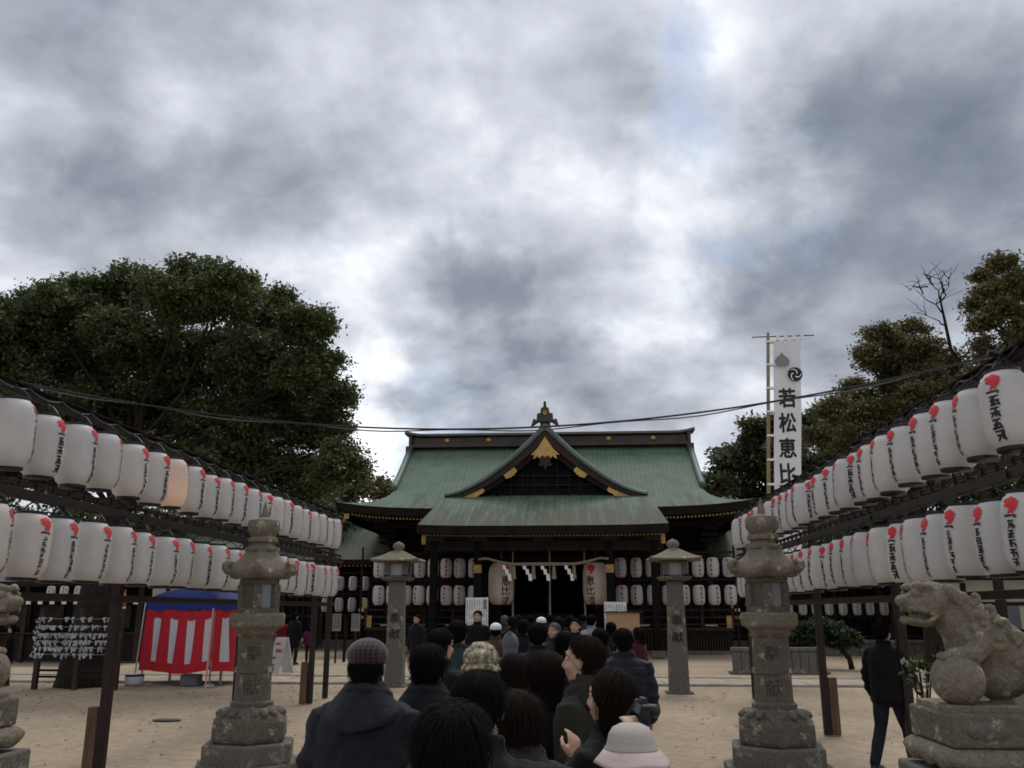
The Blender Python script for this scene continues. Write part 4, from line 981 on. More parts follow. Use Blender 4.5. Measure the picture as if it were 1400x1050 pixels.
def shop():
    o = thing('amulet_shop', 'dark timber amulet shop with white eave lights behind the paper rack', 'building', (-20.6, 31.5, 0)); L = 11.5
    MB().grid(lambda u, v: Vector(((u - 0.5) * L, -0.9 + 3.4 * v, 2.75 + 1.3 * v)), 4, 4).build('roof', mat('slate_roof', (0.07, 0.075, 0.075), 0.7, var=0.2), o)
    MB().box((0, 0.4, 1.35), (L - 1, 0.12, 2.7)).build('wall', BLACKWOOD, o)
    MB().box((0, -0.86, 2.66), (L, 0.1, 0.18)).build('eave_board', DARKWOOD, o)
    MB().box((0, 0.02, 0.5), (L - 1, 0.6, 0.9)).build('counter', DARKWOOD, o, bevel=0.01)
    MB().box((0, -0.02, 0.98), (L - 0.8, 0.8, 0.05)).build('counter_top', BROWNWOOD, o)
    for x in np.linspace(-5.2, 5.2, 6): MB().box((x, -0.3, 1.3), (0.14, 0.14, 2.6)).build('column', BROWNWOOD, o)
    a = MB()
    for i in range(26): a.box((-5.4 + i * 0.43, -0.93, 2.02), (0.16, 0.03, 0.10))
    stuff(a.build('paper_strips', WHITEPAPER, o, fix=False)); MB().box((0, -0.88, 2.12), (L, 0.03, 0.03)).build('strip_cord', ROPE, o)
    for i in range(8): MB().box((-4.6 + i * 1.25, 0.3, 1.55), (0.9, 0.06, 0.8)).build('display_panel', BROWNWOOD, o)
    return o
shop()
rail_lanterns([-18.2, -17.7, -17.2, -16.7, -15.9], 30.3, (2.36,), ('small white paper lantern under the amulet shop eave',), ('dark bar of small lanterns under the amulet shop eave',), scale=0.55)
def storehouse():
    o = thing('white_storehouse', 'white plastered storehouse with dark frames seen above the blue tent', 'building', (-17.6, 38.5, 0))
    pl = mat('white_plaster', (0.62, 0.62, 0.60), 0.9, var=0.08, scale=1.5)
    MB().box((0, 0, 1.75), (7.5, 3, 3.5)).build('wall', pl, o)
    MB().box((0, -1.52, 0.85), (7.5, 0.06, 1.7)).build('boarding', DARKWOOD, o)
    for z in (1.75, 2.22): MB().box((0, -1.54, z), (7.5, 0.06, 0.14)).build('band', DARKWOOD, o)
    for x in np.linspace(-3.6, 3.6, 8): MB().box((x, -1.56, 2.6), (0.13, 0.06, 1.6)).build('frame_post', DARKWOOD, o)
    MB().grid(lambda u, v: Vector(((u - .5) * 8.6, -2.1 + 2.1 * v, 3.4 + 1.3 * v)), 4, 4).build('roof', mat('slate_roof', (0.07, 0.075, 0.075), 0.7), o)
    MB().grid(lambda u, v: Vector(((u - .5) * 8.6, 2.1 - 2.1 * v, 3.4 + 1.3 * v)), 4, 4).build('rear_roof', mat('slate_roof', (0.07, 0.075, 0.075), 0.7), o)
storehouse()
def office():
    o = thing('shrine_office', 'cream walled shrine office with dark timber posts behind the lion', 'building', (19.5, 36.0, 0))
    cr = mat('cream_plaster', (0.42, 0.38, 0.31), 0.9, var=0.1, scale=1.5)
    MB().box((0, 0, 1.6), (11, 3, 3.2)).build('wall', cr, o)
    MB().box((0, -1.53, 0.5), (11, 0.06, 1.0)).build('boarding', DARKWOOD, o)
    for x in np.linspace(-5.4, 5.4, 9): MB().box((x, -1.55, 1.6), (0.16, 0.1, 3.2)).build('timber_post', DARKWOOD, o)
    for z in (1.05, 2.0, 2.9): MB().box((0, -1.56, z), (11, 0.08, 0.12)).build('timber_rail', DARKWOOD, o)
    for i in range(4):
        w = MB().box((-4.05 + i * 2.7, -1.53, 1.52), (1.1, 0.04, 0.8)).build('window', mat('window_glass', (0.08, 0.09, 0.10), 0.12), o)
        MB().box((-4.05 + i * 2.7, -1.56, 1.52), (0.05, 0.04, 0.8)).build('mullion', DARKWOOD, w)
    MB().grid(lambda u, v: Vector(((u - .5) * 12.4, -2.5 + 2.5 * v, 3.05 + 1.4 * v)), 4, 4).build('roof', mat('slate_roof', (0.07, 0.075, 0.075), 0.7), o)
    MB().grid(lambda u, v: Vector(((u - .5) * 12.4, 2.5 - 2.5 * v, 3.05 + 1.4 * v)), 4, 4).build('rear_roof', mat('slate_roof', (0.07, 0.075, 0.075), 0.7), o)
office()

# ------------------------------------------------------------------ tent with striped curtain
def curtain_mat():
    def ex(t, p, vec, c):
        sep = N(t, 'ShaderNodeSeparateXYZ'); uv = N(t, 'ShaderNodeUVMap'); lk(t, uv.outputs[0], sep.inputs[0])
        w = math_node(t, 'FRACT', math_node(t, 'ADD', sep.outputs[0], 0.08))
        a = math_node(t, 'GREATER_THAN', w, 0.58)
        b = math_node(t, 'MULTIPLY', math_node(t, 'LESS_THAN', sep.outputs[1], 0.84), math_node(t, 'GREATER_THAN', sep.outputs[1], 0.15))
        lk(t, mixc(t, math_node(t, 'MULTIPLY', a, b), (0.46, 0.018, 0.03), (0.56, 0.55, 0.58)), p.inputs['Base Color'])
    return mat('striped_curtain', (0.5, 0.03, 0.04), 0.8, extra=ex, trans=((0.4, 0.05, 0.05), 0.12), bump=0.1, scale=3)
def tent():
    P = onground(266, 935); o = thing('market_tent', 'blue topped tent with red and white striped curtain behind a stone lantern', 'tent', (P.x, P.y + 0.3, 0), R(-14))
    blue = mat('blue_tarp', (0.009, 0.028, 0.19), 0.6, var=0.2, scale=2, bump=0.3, bscale=5, trans=((0.02, 0.05, 0.3), 0.2))
    w, d = 0.98, 0.95
    def top(u, v):
        a, b = 2 * u - 1, 2 * v - 1; k = max(abs(a), abs(b)); return Vector((a * w * 1.04, b * d * 1.04, 2.02 + 0.52 * (1 - k) ** 0.9 + 0.02 * math.sin(9 * u + 5 * v)))
    cn = MB().grid(top, 20, 20).build('canopy', blue, o, smooth=True)
    for s, (nx, ny) in enumerate(((0, -1), (1, 0), (0, 1), (-1, 0))):
        def vl(u, v, nx=nx, ny=ny):
            a = 2 * u - 1; x = (nx * w * 1.05 + (a * w * 1.05 if ny else 0)); y = ny * d * 1.05 + (a * d * 1.05 if nx else 0)
            return Vector((x + nx * 0.01 * v, y + ny * 0.01 * v, 2.02 - 0.25 * v - 0.02 * math.sin(a * 8) * v))
        MB().grid(vl, 16, 3).build('valance', blue, cn, smooth=True)
    for sx in (-1, 1):
        for sy in (-1, 1):
            p = MB().tube([(sx * w, sy * d, 0), (sx * w, sy * d, 2.02)], 0.022, 8).build('pole', METAL, o, smooth=True)
            MB().box((sx * w, sy * d, 0.03), (0.16, 0.16, 0.06)).build('pole_foot', METAL, p)
    MB().tube([(-w - 0.12, -d - 0.12, 0.02), (-w - 0.03, -d - 0.08, 1.95)], 0.02, 8).build('stay_pole', METAL, o)
    MB().tube([(w + 0.12, -d - 0.3, 0.0), (w + 0.02, -d - 0.1, 1.8)], 0.022, 8).build('stay_pole', mat('pink_painted_tube', (0.5, 0.25, 0.22), 0.5), o)
    cm = curtain_mat()
    def sheet(p0, p1, n, bow, nm):
        P0, P1 = Vector(p0), Vector(p1); dd = (P1 - P0); nr = Vector((dd.y, -dd.x, 0)).normalized()
        nu, nv = 48, 14; mb = MB()
        def fn(u, v):
            z = 1.76 - 1.42 * v; p = P0 + dd * u; wv = (0.04 * math.sin(u * n * 2 * math.pi + 1.3 * v) + 0.02 * math.sin(u * n * 5.3 + 4 * v)) * (0.3 + 0.7 * v) + bow * v * math.sin(math.pi * u * 0.9)
            p = p + nr * wv; return Vector((p.x + 0.05 * v * (-1 if u < .1 else 0), p.y, z + 0.03 * math.sin(u * 7) + 0.035 * math.sin(u * 9 * math.pi) ** 2 * (1 - v) - 0.05 * v * math.sin(u * 4)))
        m = mb.grid(fn, nu, nv).mesh('curtain'); m.polygons.foreach_set('use_smooth', [True] * len(m.polygons))
        uv = m.uv_layers.new(name='UVMap'); li = np.zeros(len(m.loops), dtype=np.int32); m.loops.foreach_get('vertex_index', li)
        ij = np.stack([(li % (nu + 1)) / nu * n, 1 - (li // (nu + 1)) / nv], 1).astype(np.float32); uv.data.foreach_set('uv', ij.ravel())
        m.materials.append(cm); return link(nm, m, o)
    sheet((-w - 0.02, -d - 0.03, 0), (w + 0.02, -d - 0.03, 0), 4.0, 0.06, 'curtain'); sheet((w + 0.03, -d - 0.02, 0), (w + 0.03, d, 0), 3.2, 0.10, 'curtain')
    sheet((-w - 0.03, d, 0), (-w - 0.03, -d - 0.02, 0), 3.2, 0.03, 'curtain')
    tb = MB(); tb.box((0, 0.1, 0.36), (1.7, 0.7, 0.05)); 
    t = tb.build('table_top', BROWNWOOD, o)
    for x, y in ((-.75, -.2), (.75, -.2), (-.75, .4), (.75, .4)): MB().box((x, y, 0.17), (0.05, 0.05, 0.34)).build('table_leg', METAL, o)
    cr = tag(MB().box((0, 0, 0.13), (0.42, 0.34, 0.26)).build('storage_crate', mat('grey_crate', (0.12, 0.12, 0.12), 0.7), loc=(P.x + 0.1, P.y - 0.45, 0), bevel=0.015), 'grey storage crate under the edge of the striped curtain', 'crate')
    wb = MB().lathe([(0.2, 0.0), (0.22, 0.05), (0.22, 0.2), (0.2, 0.26), (0.05, 0.27)], 20).build('water_weight', mat('weight_white', (0.5, 0.5, 0.5), 0.5), loc=(P.x - 1.35, P.y - 0.4, 0), smooth=True)
    tag(wb, 'round pale water weight holding the corner pole of the tent', 'weight')
    MB().lathe([(0.222, 0.2), (0.222, 0.25)], 20, cap=False).build('black_band', BLACK, wb)
tent()

# ------------------------------------------------------------------ fortune-paper rack, signs and notices
def rack():
    A, B = onground(30, 942), onground(176, 940); o = thing('fortune_paper_rack', 'rack of ropes hung with white tied paper fortunes in front of tree trunk', 'rack', (0, 0, 0))
    Y = 20.6; x0, x1 = A.x + 0.35, B.x
    for k in range(3):
        x = x0 + (x1 - x0) * k / 2; MB().box((x, Y, 0.9), (0.11, 0.11, 1.8)).build('post', BROWNWOOD, o, bevel=0.01)
    zs = [1.58, 1.40, 1.22, 1.06, 0.92, 0.78]
    for z in zs: MB().tube([(x0, Y - 0.07, z), ((x0 + x1) / 2, Y - 0.07, z - 0.02), (x1, Y - 0.07, z)], 0.008, 5).build('rope', ROPE, o)
    for z in (0.42, 0.28): MB().box(((x0 + x1) / 2, Y + 0.02, z), (x1 - x0, 0.05, 0.05)).build('low_rail', DARKWOOD, o)
    r = random.Random(3); m = MB()
    for z in zs:
        dens = {1.58: 14, 1.40: 26, 1.22: 52, 1.06: 60, 0.92: 44, 0.78: 20}[z]
        for i in range(dens):
            u = r.random() ** (1.0 if z < 1.1 else 1.1); u = u * 0.62 if r.random() < 0.72 else r.uniform(0.6, 1.0)
            x = x0 + (x1 - x0) * u; w, h = r.uniform(.02, .045), r.uniform(.06, .14)
            m.box((x, Y - 0.085 - r.random() * .03, z - h * 0.35 + r.uniform(-.01, .02)), (w, 0.012, h), rot=(0, r.gauss(0, .5), r.gauss(0, .5)))
            m.box((x, Y - 0.08, z), (0.07, 0.03, 0.035), rot=(0, r.gauss(0, .3), 0))
    for i in range(16): m.box((x0 - 0.07 + r.uniform(-.04, .04), Y - 0.08, r.uniform(0.6, 1.6)), (0.05, 0.02, 0.12), rot=(0, r.gauss(0, .6), 0))
    stuff(m.build('tied_papers', mat('tied_paper', (0.36, 0.36, 0.36), 0.9, var=0.35, scale=4), o, fix=False))
rack()
def flag_sign(px, py0, py1, Y, w, cols, lab, name='notice_board', cat='sign', leg=True):
    a, b = atY(px, py0, Y), atY(px, py1, Y); o = thing(name, lab, cat, (a.x, Y, 0))
    z1, z0 = a.z, b.z
    if leg:
        MB().box((0, 0.03, z1 / 2), (0.06, 0.05, z1)).build('post', BROWNWOOD, o)
    n = len(cols)
    for i, c in enumerate(cols):
        zz0 = z1 - (z1 - z0) * (i + 1) / n; MB().box((0, -0.02, zz0 + (z1 - z0) / n / 2), (w, 0.04, (z1 - z0) / n - 0.01)).build('panel', c, o, bevel=0.006)
    return o
SIGNRED = mat('sign_red', (0.42, 0.02, 0.02), 0.5); SIGNYEL = mat('sign_yellow', (0.55, 0.28, 0.03), 0.5); SIGNWHITE = mat('sign_white', (0.62, 0.62, 0.62), 0.6)
flag_sign(167, 806, 815, 24, 0.26, (SIGNRED, SIGNYEL), 'small red and yellow sign on a post between tree trunk and tent')
flag_sign(166, 822, 836, 24.6, 0.3, (SIGNRED, SIGNWHITE), 'red over white sign board between tree trunk and tent')
flag_sign(158, 876, 912, 22.6, 0.28, (SIGNWHITE, SIGNRED, SIGNRED), 'standing white and red box sign beside the tree trunk')
BOARD = mat('grey_board', (0.26, 0.245, 0.22), 0.8, var=0.15, scale=4)
for px, lab in ((461, 'small grey wooden notice board on a leg by the corridor, lantern frame side'), (487, 'small grey wooden notice board on a leg by the corridor, hall side')):
    o = flag_sign(px, 839, 863, 31.5, 0.30, (BOARD,), lab); m = MB(); r = random.Random(px)
    for i in range(4):
        for k in range(7): m.box((-0.1 + 0.065 * i, -0.043, 1.62 - 0.07 * k - 0.02), (0.03, 0.004, 0.045))
    stuff(m.build('writing', INK, o, fix=False))
def notice_white(px0, px1, py0, py1, Y, lab, cols, rows, hdr):
    a, b = atY(px0, py0, Y), atY(px1, py1, Y); w, h = b.x - a.x, a.z - b.z; o = thing('notice_board', lab, 'sign', ((a.x + b.x) / 2, Y, 0))
    MB().box((0, 0, b.z + h / 2), (w, 0.04, h)).build('panel', SIGNWHITE, o, bevel=0.006)
    for s in (-1, 1): MB().box((s * (w / 2 - 0.02), 0.04, a.z / 2), (0.05, 0.05, a.z + 0.02)).build('leg', METAL, o)
    r = random.Random(px0); m = MB()
    for i in range(cols):
        for k in range(rows):
            if r.random() < 0.8: m.box((-w / 2 + w * (i + 0.6) / (cols + 0.2), -0.023, a.z - 0.1 - (h - 0.2) * k / rows - 0.02), (w / cols * 0.45, 0.004, (h - 0.2) / rows * 0.6))
    stuff(m.build('writing', mat('faded_ink', (0.16, 0.17, 0.2), 0.8), o, fix=False))
    if hdr: MB().box((w / 2 - 0.12, -0.024, a.z - 0.24), (0.12, 0.006, 0.34)).build('heading', mat('faded_ink', (0.16, 0.17, 0.2), 0.8), o)
    return o
notice_white(637, 667, 817, 878, 33.6, 'white notice board on steel legs beside the porch with a man in front', 9, 22, True)
o = notice_white(826, 858, 823, 880, 33.4, 'white notice board standing behind the wooden board by the porch', 8, 18, False)
a, b = atY(829, 838, 32.6), atY(875, 866, 32.6)
wb = thing('wooden_board', 'tan plywood board on legs in front of the white notice beside porch', 'sign', ((a.x + b.x) / 2, 32.6, 0))
MB().box((0, 0, (a.z + b.z) / 2), (b.x - a.x, 0.06, a.z - b.z)).build('panel', mat('plywood_tan', (0.34, 0.225, 0.115), 0.7, var=0.12, scale=3, stretch=(0.5, 1, 5)), wb, bevel=0.01)
MB().box((0, -0.02, a.z + 0.03), (b.x - a.x + 0.2, 0.16, 0.05)).build('weather_cap', BROWNWOOD, wb)
for s in (-1, 1): MB().box((s * (b.x - a.x) * 0.42, 0.05, a.z / 2), (0.07, 0.06, a.z)).build('leg', BROWNWOOD, wb)
def a_frame():
    P = onground(383, 922); o = thing('sandwich_board', 'white and red folding sandwich board standing behind the stone lantern', 'sign', (P.x, P.y, 0), R(-25))
    for s in (-1, 1):
        MB().box((0, s * 0.17, 0.52), (0.42, 0.025, 1.02), rot=(s * R(17), 0, 0)).build('board', SIGNWHITE, o)
    r = random.Random(4)
    for k in range(4): MB().box((0.02 + r.uniform(-.06, .06), -0.325 + 0.064 * k, 0.27 + 0.19 * k), (r.uniform(.1, .24), 0.01, r.uniform(.04, .09)), rot=(-R(17), 0, 0)).build('red_lettering', RED, o)
    for sx in (-1, 1): MB().box((sx * 0.2, -0.18, 0.5), (0.03, 0.03, 1.04), rot=(-R(17), 0, 0)).build('edge', METAL, o)
a_frame()
def rope_posts():
    for px, py in ((448, 908), (470, 905)):
        P = onground(px, py); tag(MB().box((0, 0, 0.75), (0.09, 0.09, 1.5)).build('guide_post', DARKWOOD, loc=(P.x, P.y, 0)), 'slim dark guide post standing by the small grey notice boards', 'post', 'guide posts by the notice boards')
rope_posts()

# ------------------------------------------------------------------ tall banner
def banner():
    base = Vector((4.80, 24.0, 0)); top = atY(1050, 455, 24.0)
    o = thing('tall_banner', 'tall white festival banner with black brush lettering on a bamboo pole', 'banner', base)
    tp = Vector((top.x - base.x, 0, top.z))
    bam = mat('bamboo', (0.22, 0.165, 0.085), 0.5, var=0.25, scale=2)
    pts = [tp * k / 14 for k in range(15)]
    pole = MB().tube(pts, [0.062 - 0.018 * k / 14 for k in range(15)], 10).build('pole', bam, o, smooth=True)
    for k in range(1, 18): MB().lathe([(0.06 - 0.001 * k, -0.012), (0.067 - 0.001 * k, 0), (0.06 - 0.001 * k, 0.012)], 10).build('bamboo_node', bam, pole, loc=tp * (k / 18))
    z1 = top.z - 0.12
    MB().tube([(tp.x - 0.45, 0, z1), (tp.x + 1.25, 0, z1 + 0.02)], 0.016, 8).build('crossbar', mat('crossbar_wood', (0.05, 0.045, 0.04), 0.6), o)
    def fn(u, v):
        z = z1 - 0.10 - 6.3 * v; xl = tp.x * z / tp.z + 0.15; return Vector((xl + 0.74 * u * (1 - 0.06 * v), 0.02 * math.sin(5 * v + 3 * u) + 0.02 * math.sin(14 * v), z + 0.03 * u))
    def cloth_y(x, z): v = (z1 - 0.10 - z) / 6.3; u = (x - tp.x * z / tp.z - 0.15) / 0.8; return 0.02 * math.sin(5 * v + 3 * u) + 0.02 * math.sin(14 * v)
    cl = MB().grid(fn, 10, 60).build('cloth', WHITECLOTH, o, smooth=True)
    for k in range(10):
        z = z1 - 0.15 - k * 0.66; x = tp.x * z / tp.z
        MB().box((x + 0.06, 0, z), (0.2, 0.14, 0.05)).build('loop', WHITEPAPER, cl)
    for k in range(4): MB().box((tp.x + 0.25 + 0.22 * k, 0, z1 - 0.03), (0.08, 0.05, 0.14)).build('loop', WHITEPAPER, cl)
    for i, ch in enumerate('若松恵比須'):
        v, f = glyphs(ch, 0.47, 0.055)
        zc = z1 - 1.75 - i * 0.69
        g = MB(); xc = tp.x * zc / tp.z + 0.15 + 0.355
        g.add([(xc + a * 0.92, cloth_y(xc + a * 0.92, zc + b * 1.12) - 0.012, zc + b * 1.12) for a, b in v], f); g.build('lettering', INK, cl, fix=False)
    for k in range(3):                                   # small illegible column beside the large characters
        zc = z1 - 4.2 - k * 0.16; MB().box((tp.x * zc / tp.z + 0.86, -0.05, zc), (0.07, 0.006, 0.08)).build('small_lettering', INK, cl)
    # emblems: grey jewel and black three-comma roundel
    zc = z1 - 0.72; xc = tp.x * zc / tp.z + 0.15
    j = [(0, 0.26), (0.06, 0.17), (0.15, 0.1), (0.2, 0.0), (0.17, -0.11), (0.08, -0.16), (-0.08, -0.16), (-0.17, -0.11), (-0.2, 0.0), (-0.15, 0.1), (-0.06, 0.17)]
    MB().prism(j, ((xc + 0.22, -0.05, zc + 0.0), (1, 0, 0), (0, 0, 1)), 0.008).build('jewel_emblem', mat('emblem_grey', (0.2, 0.21, 0.21), 0.8), cl)
    zc -= 0.38; d = [(0.2 * math.cos(2 * math.pi * k / 28), 0.2 * math.sin(2 * math.pi * k / 28)) for k in range(28)]
    MB().prism(d, ((xc + 0.54, -0.05, zc), (1, 0, 0), (0, 0, 1)), 0.008).build('comma_emblem', INK, cl)
    for k in range(3):
        a0 = 2 * math.pi * k / 3 + 0.4; pts = []
        for i in range(9):
            t = i / 8; an = a0 + 1.9 * t; rr = 0.05 + 0.125 * t; pts.append((xc + 0.54 + rr * math.cos(an), zc + rr * math.sin(an), 0.016 * (1 - 0.7 * t) + 0.004))
        m = MB(); v = []
        for i, (x, z, w) in enumerate(pts):
            an = a0 + 1.9 * i / 8; v += [(x + w * math.cos(an), -0.063, z + w * math.sin(an)), (x - w * math.cos(an), -0.063, z - w * math.sin(an))]
        m.add(v, [(2 * i, 2 * i + 1, 2 * i + 3, 2 * i + 2) for i in range(8)]).build('emblem_gap', WHITEPAPER, cl)
    MB().box((tp.x * 0.1, 0.0, 0.45), (0.2, 0.2, 0.9)).build('pole_socket', STONE2, o, bevel=0.02)
banner()

# ------------------------------------------------------------------ overhead cable
def cable():
    pts = [(-19.5, 8.6), (-13.99, 7.29), (-9.3, 6.34), (-5.04, 5.92), (-0.68, 5.86), (4.4, 6.34), (10.17, 7.52), (14.5, 8.7)]
    xs = np.linspace(-19.5, 14.5, 80); z = np.interp(xs, [p[0] for p in pts], [p[1] for p in pts])
    co = np.polyfit([p[0] for p in pts], [p[1] for p in pts], 4); zs = np.polyval(co, xs)
    o = thing('overhead_cable', 'pair of sagging overhead cables crossing in front of the hall roof', 'cable', (0, 20, 0))
    MB().tube([(x, 0, zz) for x, zz in zip(xs, zs)], 0.022, 6).build('cable', CABLE, o)
    MB().tube([(x, 0.05, zz - 0.035 + 0.035 * math.sin(x * 1.7)) for x, zz in zip(xs, zs)], 0.016, 6).build('cable', mat('grey_wire', (0.12, 0.12, 0.13), 0.5), o)
    for x, z, lab in ((-19.5, 9.0, 'round timber cable pole beyond the big camphor tree'), (14.5, 9.0, 'round timber cable pole beside the sparse tall tree')):
        p = thing('cable_pole', lab, 'pole', (x, 20.1, 0)); MB().lathe([(0.14, 0), (0.10, z)], 12).build('pole', STAKE, p, smooth=True); MB().box((0, 0, z - 0.4), (1.2, 0.1, 0.1)).build('crossarm', STAKE, p)
cable()

# ------------------------------------------------------------------ trees
def leaf_mat(name, c1, c2, c3):
    def ex(t, p, vec, c):
        at = N(t, 'ShaderNodeAttribute', attribute_name='leaf'); col = ramp(t, at.outputs['Fac'], [(0.0, c1), (0.55, c2), (0.92, c3), (1.0, tuple(min(1, x * 1.25) for x in c3))])
        lk(t, col, p.inputs['Base Color'])
        for nd in t.nodes:
            if nd.type == 'BSDF_TRANSLUCENT': lk(t, col, nd.inputs[0])
    return mat(name, c2, 0.5, extra=ex, trans=(c2, 0.3))
BARK = mat('dark_bark', (0.026, 0.021, 0.017), 0.95, spec=0.1, var=0.5, scale=6, bump=0.9, bscale=16, stretch=(3, 3, 0.6))
def crown_mesh(blobs, per_m2, leaf, seed, mtl, cluster=0.32, fill=0.45, droop=0.0, cl_n=46, stretch=0.8, sub=0):
    r = np.random.default_rng(seed); P = []
    if sub:                                              # break each mass into smaller leafy clumps with gaps between
        nb = []
        for (c, rad) in blobs:
            d = r.normal(size=(sub, 3)); d /= np.linalg.norm(d, axis=1)[:, None]
            for k in range(sub): nb.append((tuple(np.array(c) + d[k] * rad * r.uniform(0.30, 0.92) * np.array([1, 1, stretch])), rad * r.uniform(0.28, 0.55)))
        blobs = nb
    for (c, rad) in blobs:
        n = max(4, int(per_m2 * rad * rad))
        d = r.normal(size=(n, 3)); d /= np.linalg.norm(d, axis=1)[:, None]
        rr = rad * np.where(r.random(n) < 1 - fill, r.uniform(0.78, 1.06, n), r.uniform(0.15, 0.8, n))
        cc = np.array(c) + d * rr[:, None] * np.array([1, 1, stretch])
        k = cl_n; e = r.normal(size=(n, k, 3)) * (cluster * r.uniform(0.55, 1.25, (n, 1, 1))) * np.array([1, 1, 0.62])
        P.append((cc[:, None, :] + e).reshape(-1, 3))
    P = np.concatenate(P); n = len(P)
    L = leaf * r.uniform(0.6, 1.35, n)
    up = r.normal(size=(n, 3)) * 0.75 + np.array([0, 0, 1.0]); up /= np.linalg.norm(up, axis=1)[:, None]
    t = r.normal(size=(n, 3)); t[:, 2] -= droop; t -= up * np.sum(t * up, 1)[:, None]; t /= np.linalg.norm(t, axis=1)[:, None]
    s = np.cross(up, t)
    V = np.stack([P - t * L[:, None] * .5, P + s * L[:, None] * .24 - t * L[:, None] * .05, P + t * L[:, None] * .5 - up * L[:, None] * .1, P - s * L[:, None] * .24 - t * L[:, None] * .05], 1).reshape(-1, 3)
    m = bpy.data.meshes.new('crown'); m.vertices.add(4 * n); m.vertices.foreach_set('co', V.astype(np.float32).ravel())
    m.loops.add(4 * n); m.loops.foreach_set('vertex_index', np.arange(4 * n, dtype=np.int32)); m.polygons.add(n); m.polygons.foreach_set('loop_start', np.arange(0, 4 * n, 4, dtype=np.int32))
    m.update()
    a = m.attributes.new('leaf', 'FLOAT', 'FACE'); a.data.foreach_set('value', np.clip(r.normal(0.45, 0.22, n), 0, 1).astype(np.float32))
    m.materials.append(mtl); return m
def limb(mb, a, b, r0, r1, rg, seg=7, wob=0.12):
    a, b = Vector(a), Vector(b); L = (b - a).length; pts = []; n = 6
    for i in range(n + 1):
        t = i / n; p = a.lerp(b, t) + Vector((rg.gauss(0, wob), rg.gauss(0, wob), rg.gauss(0, wob * 0.6))) * L * 0.22 * math.sin(math.pi * t); p.z += 0.10 * L * math.sin(math.pi * t) * 0.5
        pts.append(p)
    mb.tube(pts, [r0 + (r1 - r0) * (i / n) ** 0.8 for i in range(n + 1)], seg); return pts
def tree(name, label, base, trunk, tr, blobs_px, Y, mtl, leaf, per, seed, cluster=0.32, group=None, bark=None, dY=1.5, fill=0.45, cl_n=46, ppm=None, flare=1.6, twigs=True, sub=0):
    rg = random.Random(seed); base = Vector(base); o = thing(name, label, 'tree', base, group=group); bark = bark or BARK
    k = ppm or 1250.0 / Y
    bl = []
    for (x, y, r, *dy) in blobs_px:
        yy = Y + (dy[0] if dy else rg.uniform(-dY, dY)); c = atY(x, y, yy) - base; bl.append((tuple(c), r / k))
    tp = [Vector(p) for p in trunk]
    pts = [Vector((0, 0, -0.1)), Vector((0, 0, 0.15)), Vector((0, 0, 0.5))] + tp; n = len(pts)
    rad = [tr * flare, tr * (1 + (flare - 1) * .6), tr * 1.1] + [tr * (1 - 0.4 * (i + 1) / len(tp)) for i in range(len(tp))]
    tb = MB().tube(pts, rad, 16)
    v = []
    for p in tb.v:                                     # buttressed, uneven trunk
        q = Vector(p); a = math.atan2(q.y, q.x); f = 1 + 0.10 * math.sin(5 * a + seed) * max(0, 1 - q.z / 2) + 0.05 * mnoise.noise(q * 1.5); v.append((q.x * f if q.z < 1.2 else q.x, q.y * f if q.z < 1.2 else q.y, q.z))
    tb.v = v
    t = tb.build('trunk', bark, o, smooth=True)
    for i, (c, r) in enumerate(bl):
        m = MB(); s = tp[-1] if rg.random() < 0.6 or len(tp) < 2 else tp[-2]
        L = (Vector(c) - s).length; pp = limb(m, s, c, tr * 0.17, 0.02, rg)
        if twigs:
            for q in range(4):
                d = Vector((rg.gauss(0, 1), rg.gauss(0, 1), rg.gauss(0.4, 0.7))).normalized(); st = pp[rg.randrange(3, 7)]
                limb(m, st, Vector(c) + d * r * rg.uniform(0.6, 0.95), 0.035, 0.008, rg, 5)
        m.build('limb', bark, t, smooth=True, fix=False)
    link('crown', crown_mesh(bl, per, leaf, seed, mtl, cluster, fill, cl_n=cl_n, sub=sub), o)
    return o
LEAF_D = leaf_mat('camphor_leaf', (0.042, 0.060, 0.021), (0.074, 0.094, 0.033), (0.14, 0.15, 0.055))
LEAF_O = leaf_mat('olive_leaf', (0.065, 0.068, 0.028), (0.125, 0.112, 0.046), (0.20, 0.155, 0.065))
LEAF_G = leaf_mat('evergreen_leaf', (0.038, 0.050, 0.022), (0.068, 0.078, 0.032), (0.11, 0.11, 0.045))
big = [(-60, 470, 95), (40, 470, 85), (60, 425, 60), (130, 415, 62), (190, 392, 52), (250, 400, 55), (310, 400, 52), (375, 430, 48), (418, 450, 42), (420, 510, 45), (110, 490, 75), (200, 480, 80), (290, 490, 80), (360, 510, 70),
       (-70, 560, 90), (30, 560, 75), (130, 575, 75), (230, 570, 70), (320, 580, 70), (400, 575, 55), (440, 590, 45), (462, 635, 36), (420, 650, 42), (355, 640, 48), (280, 640, 50), (190, 640, 50), (90, 640, 50), (455, 540, 28, 0), (10, 620, 60), (-40, 660, 60)]
bt = onground(112, 938)
tree('camphor_tree', 'huge dense dark green camphor tree rising behind the striped tent', bt, [(0.0, 0.1, 1.5), (0.05, 0.2, 2.8), (0.2, 0.3, 4.1), (0.4, 0.4, 5.6)], 0.46, big, 22.6, LEAF_D, 0.12, 74, 3, cluster=0.15, dY=2.2, fill=0.35, cl_n=56, sub=26, flare=1.35)
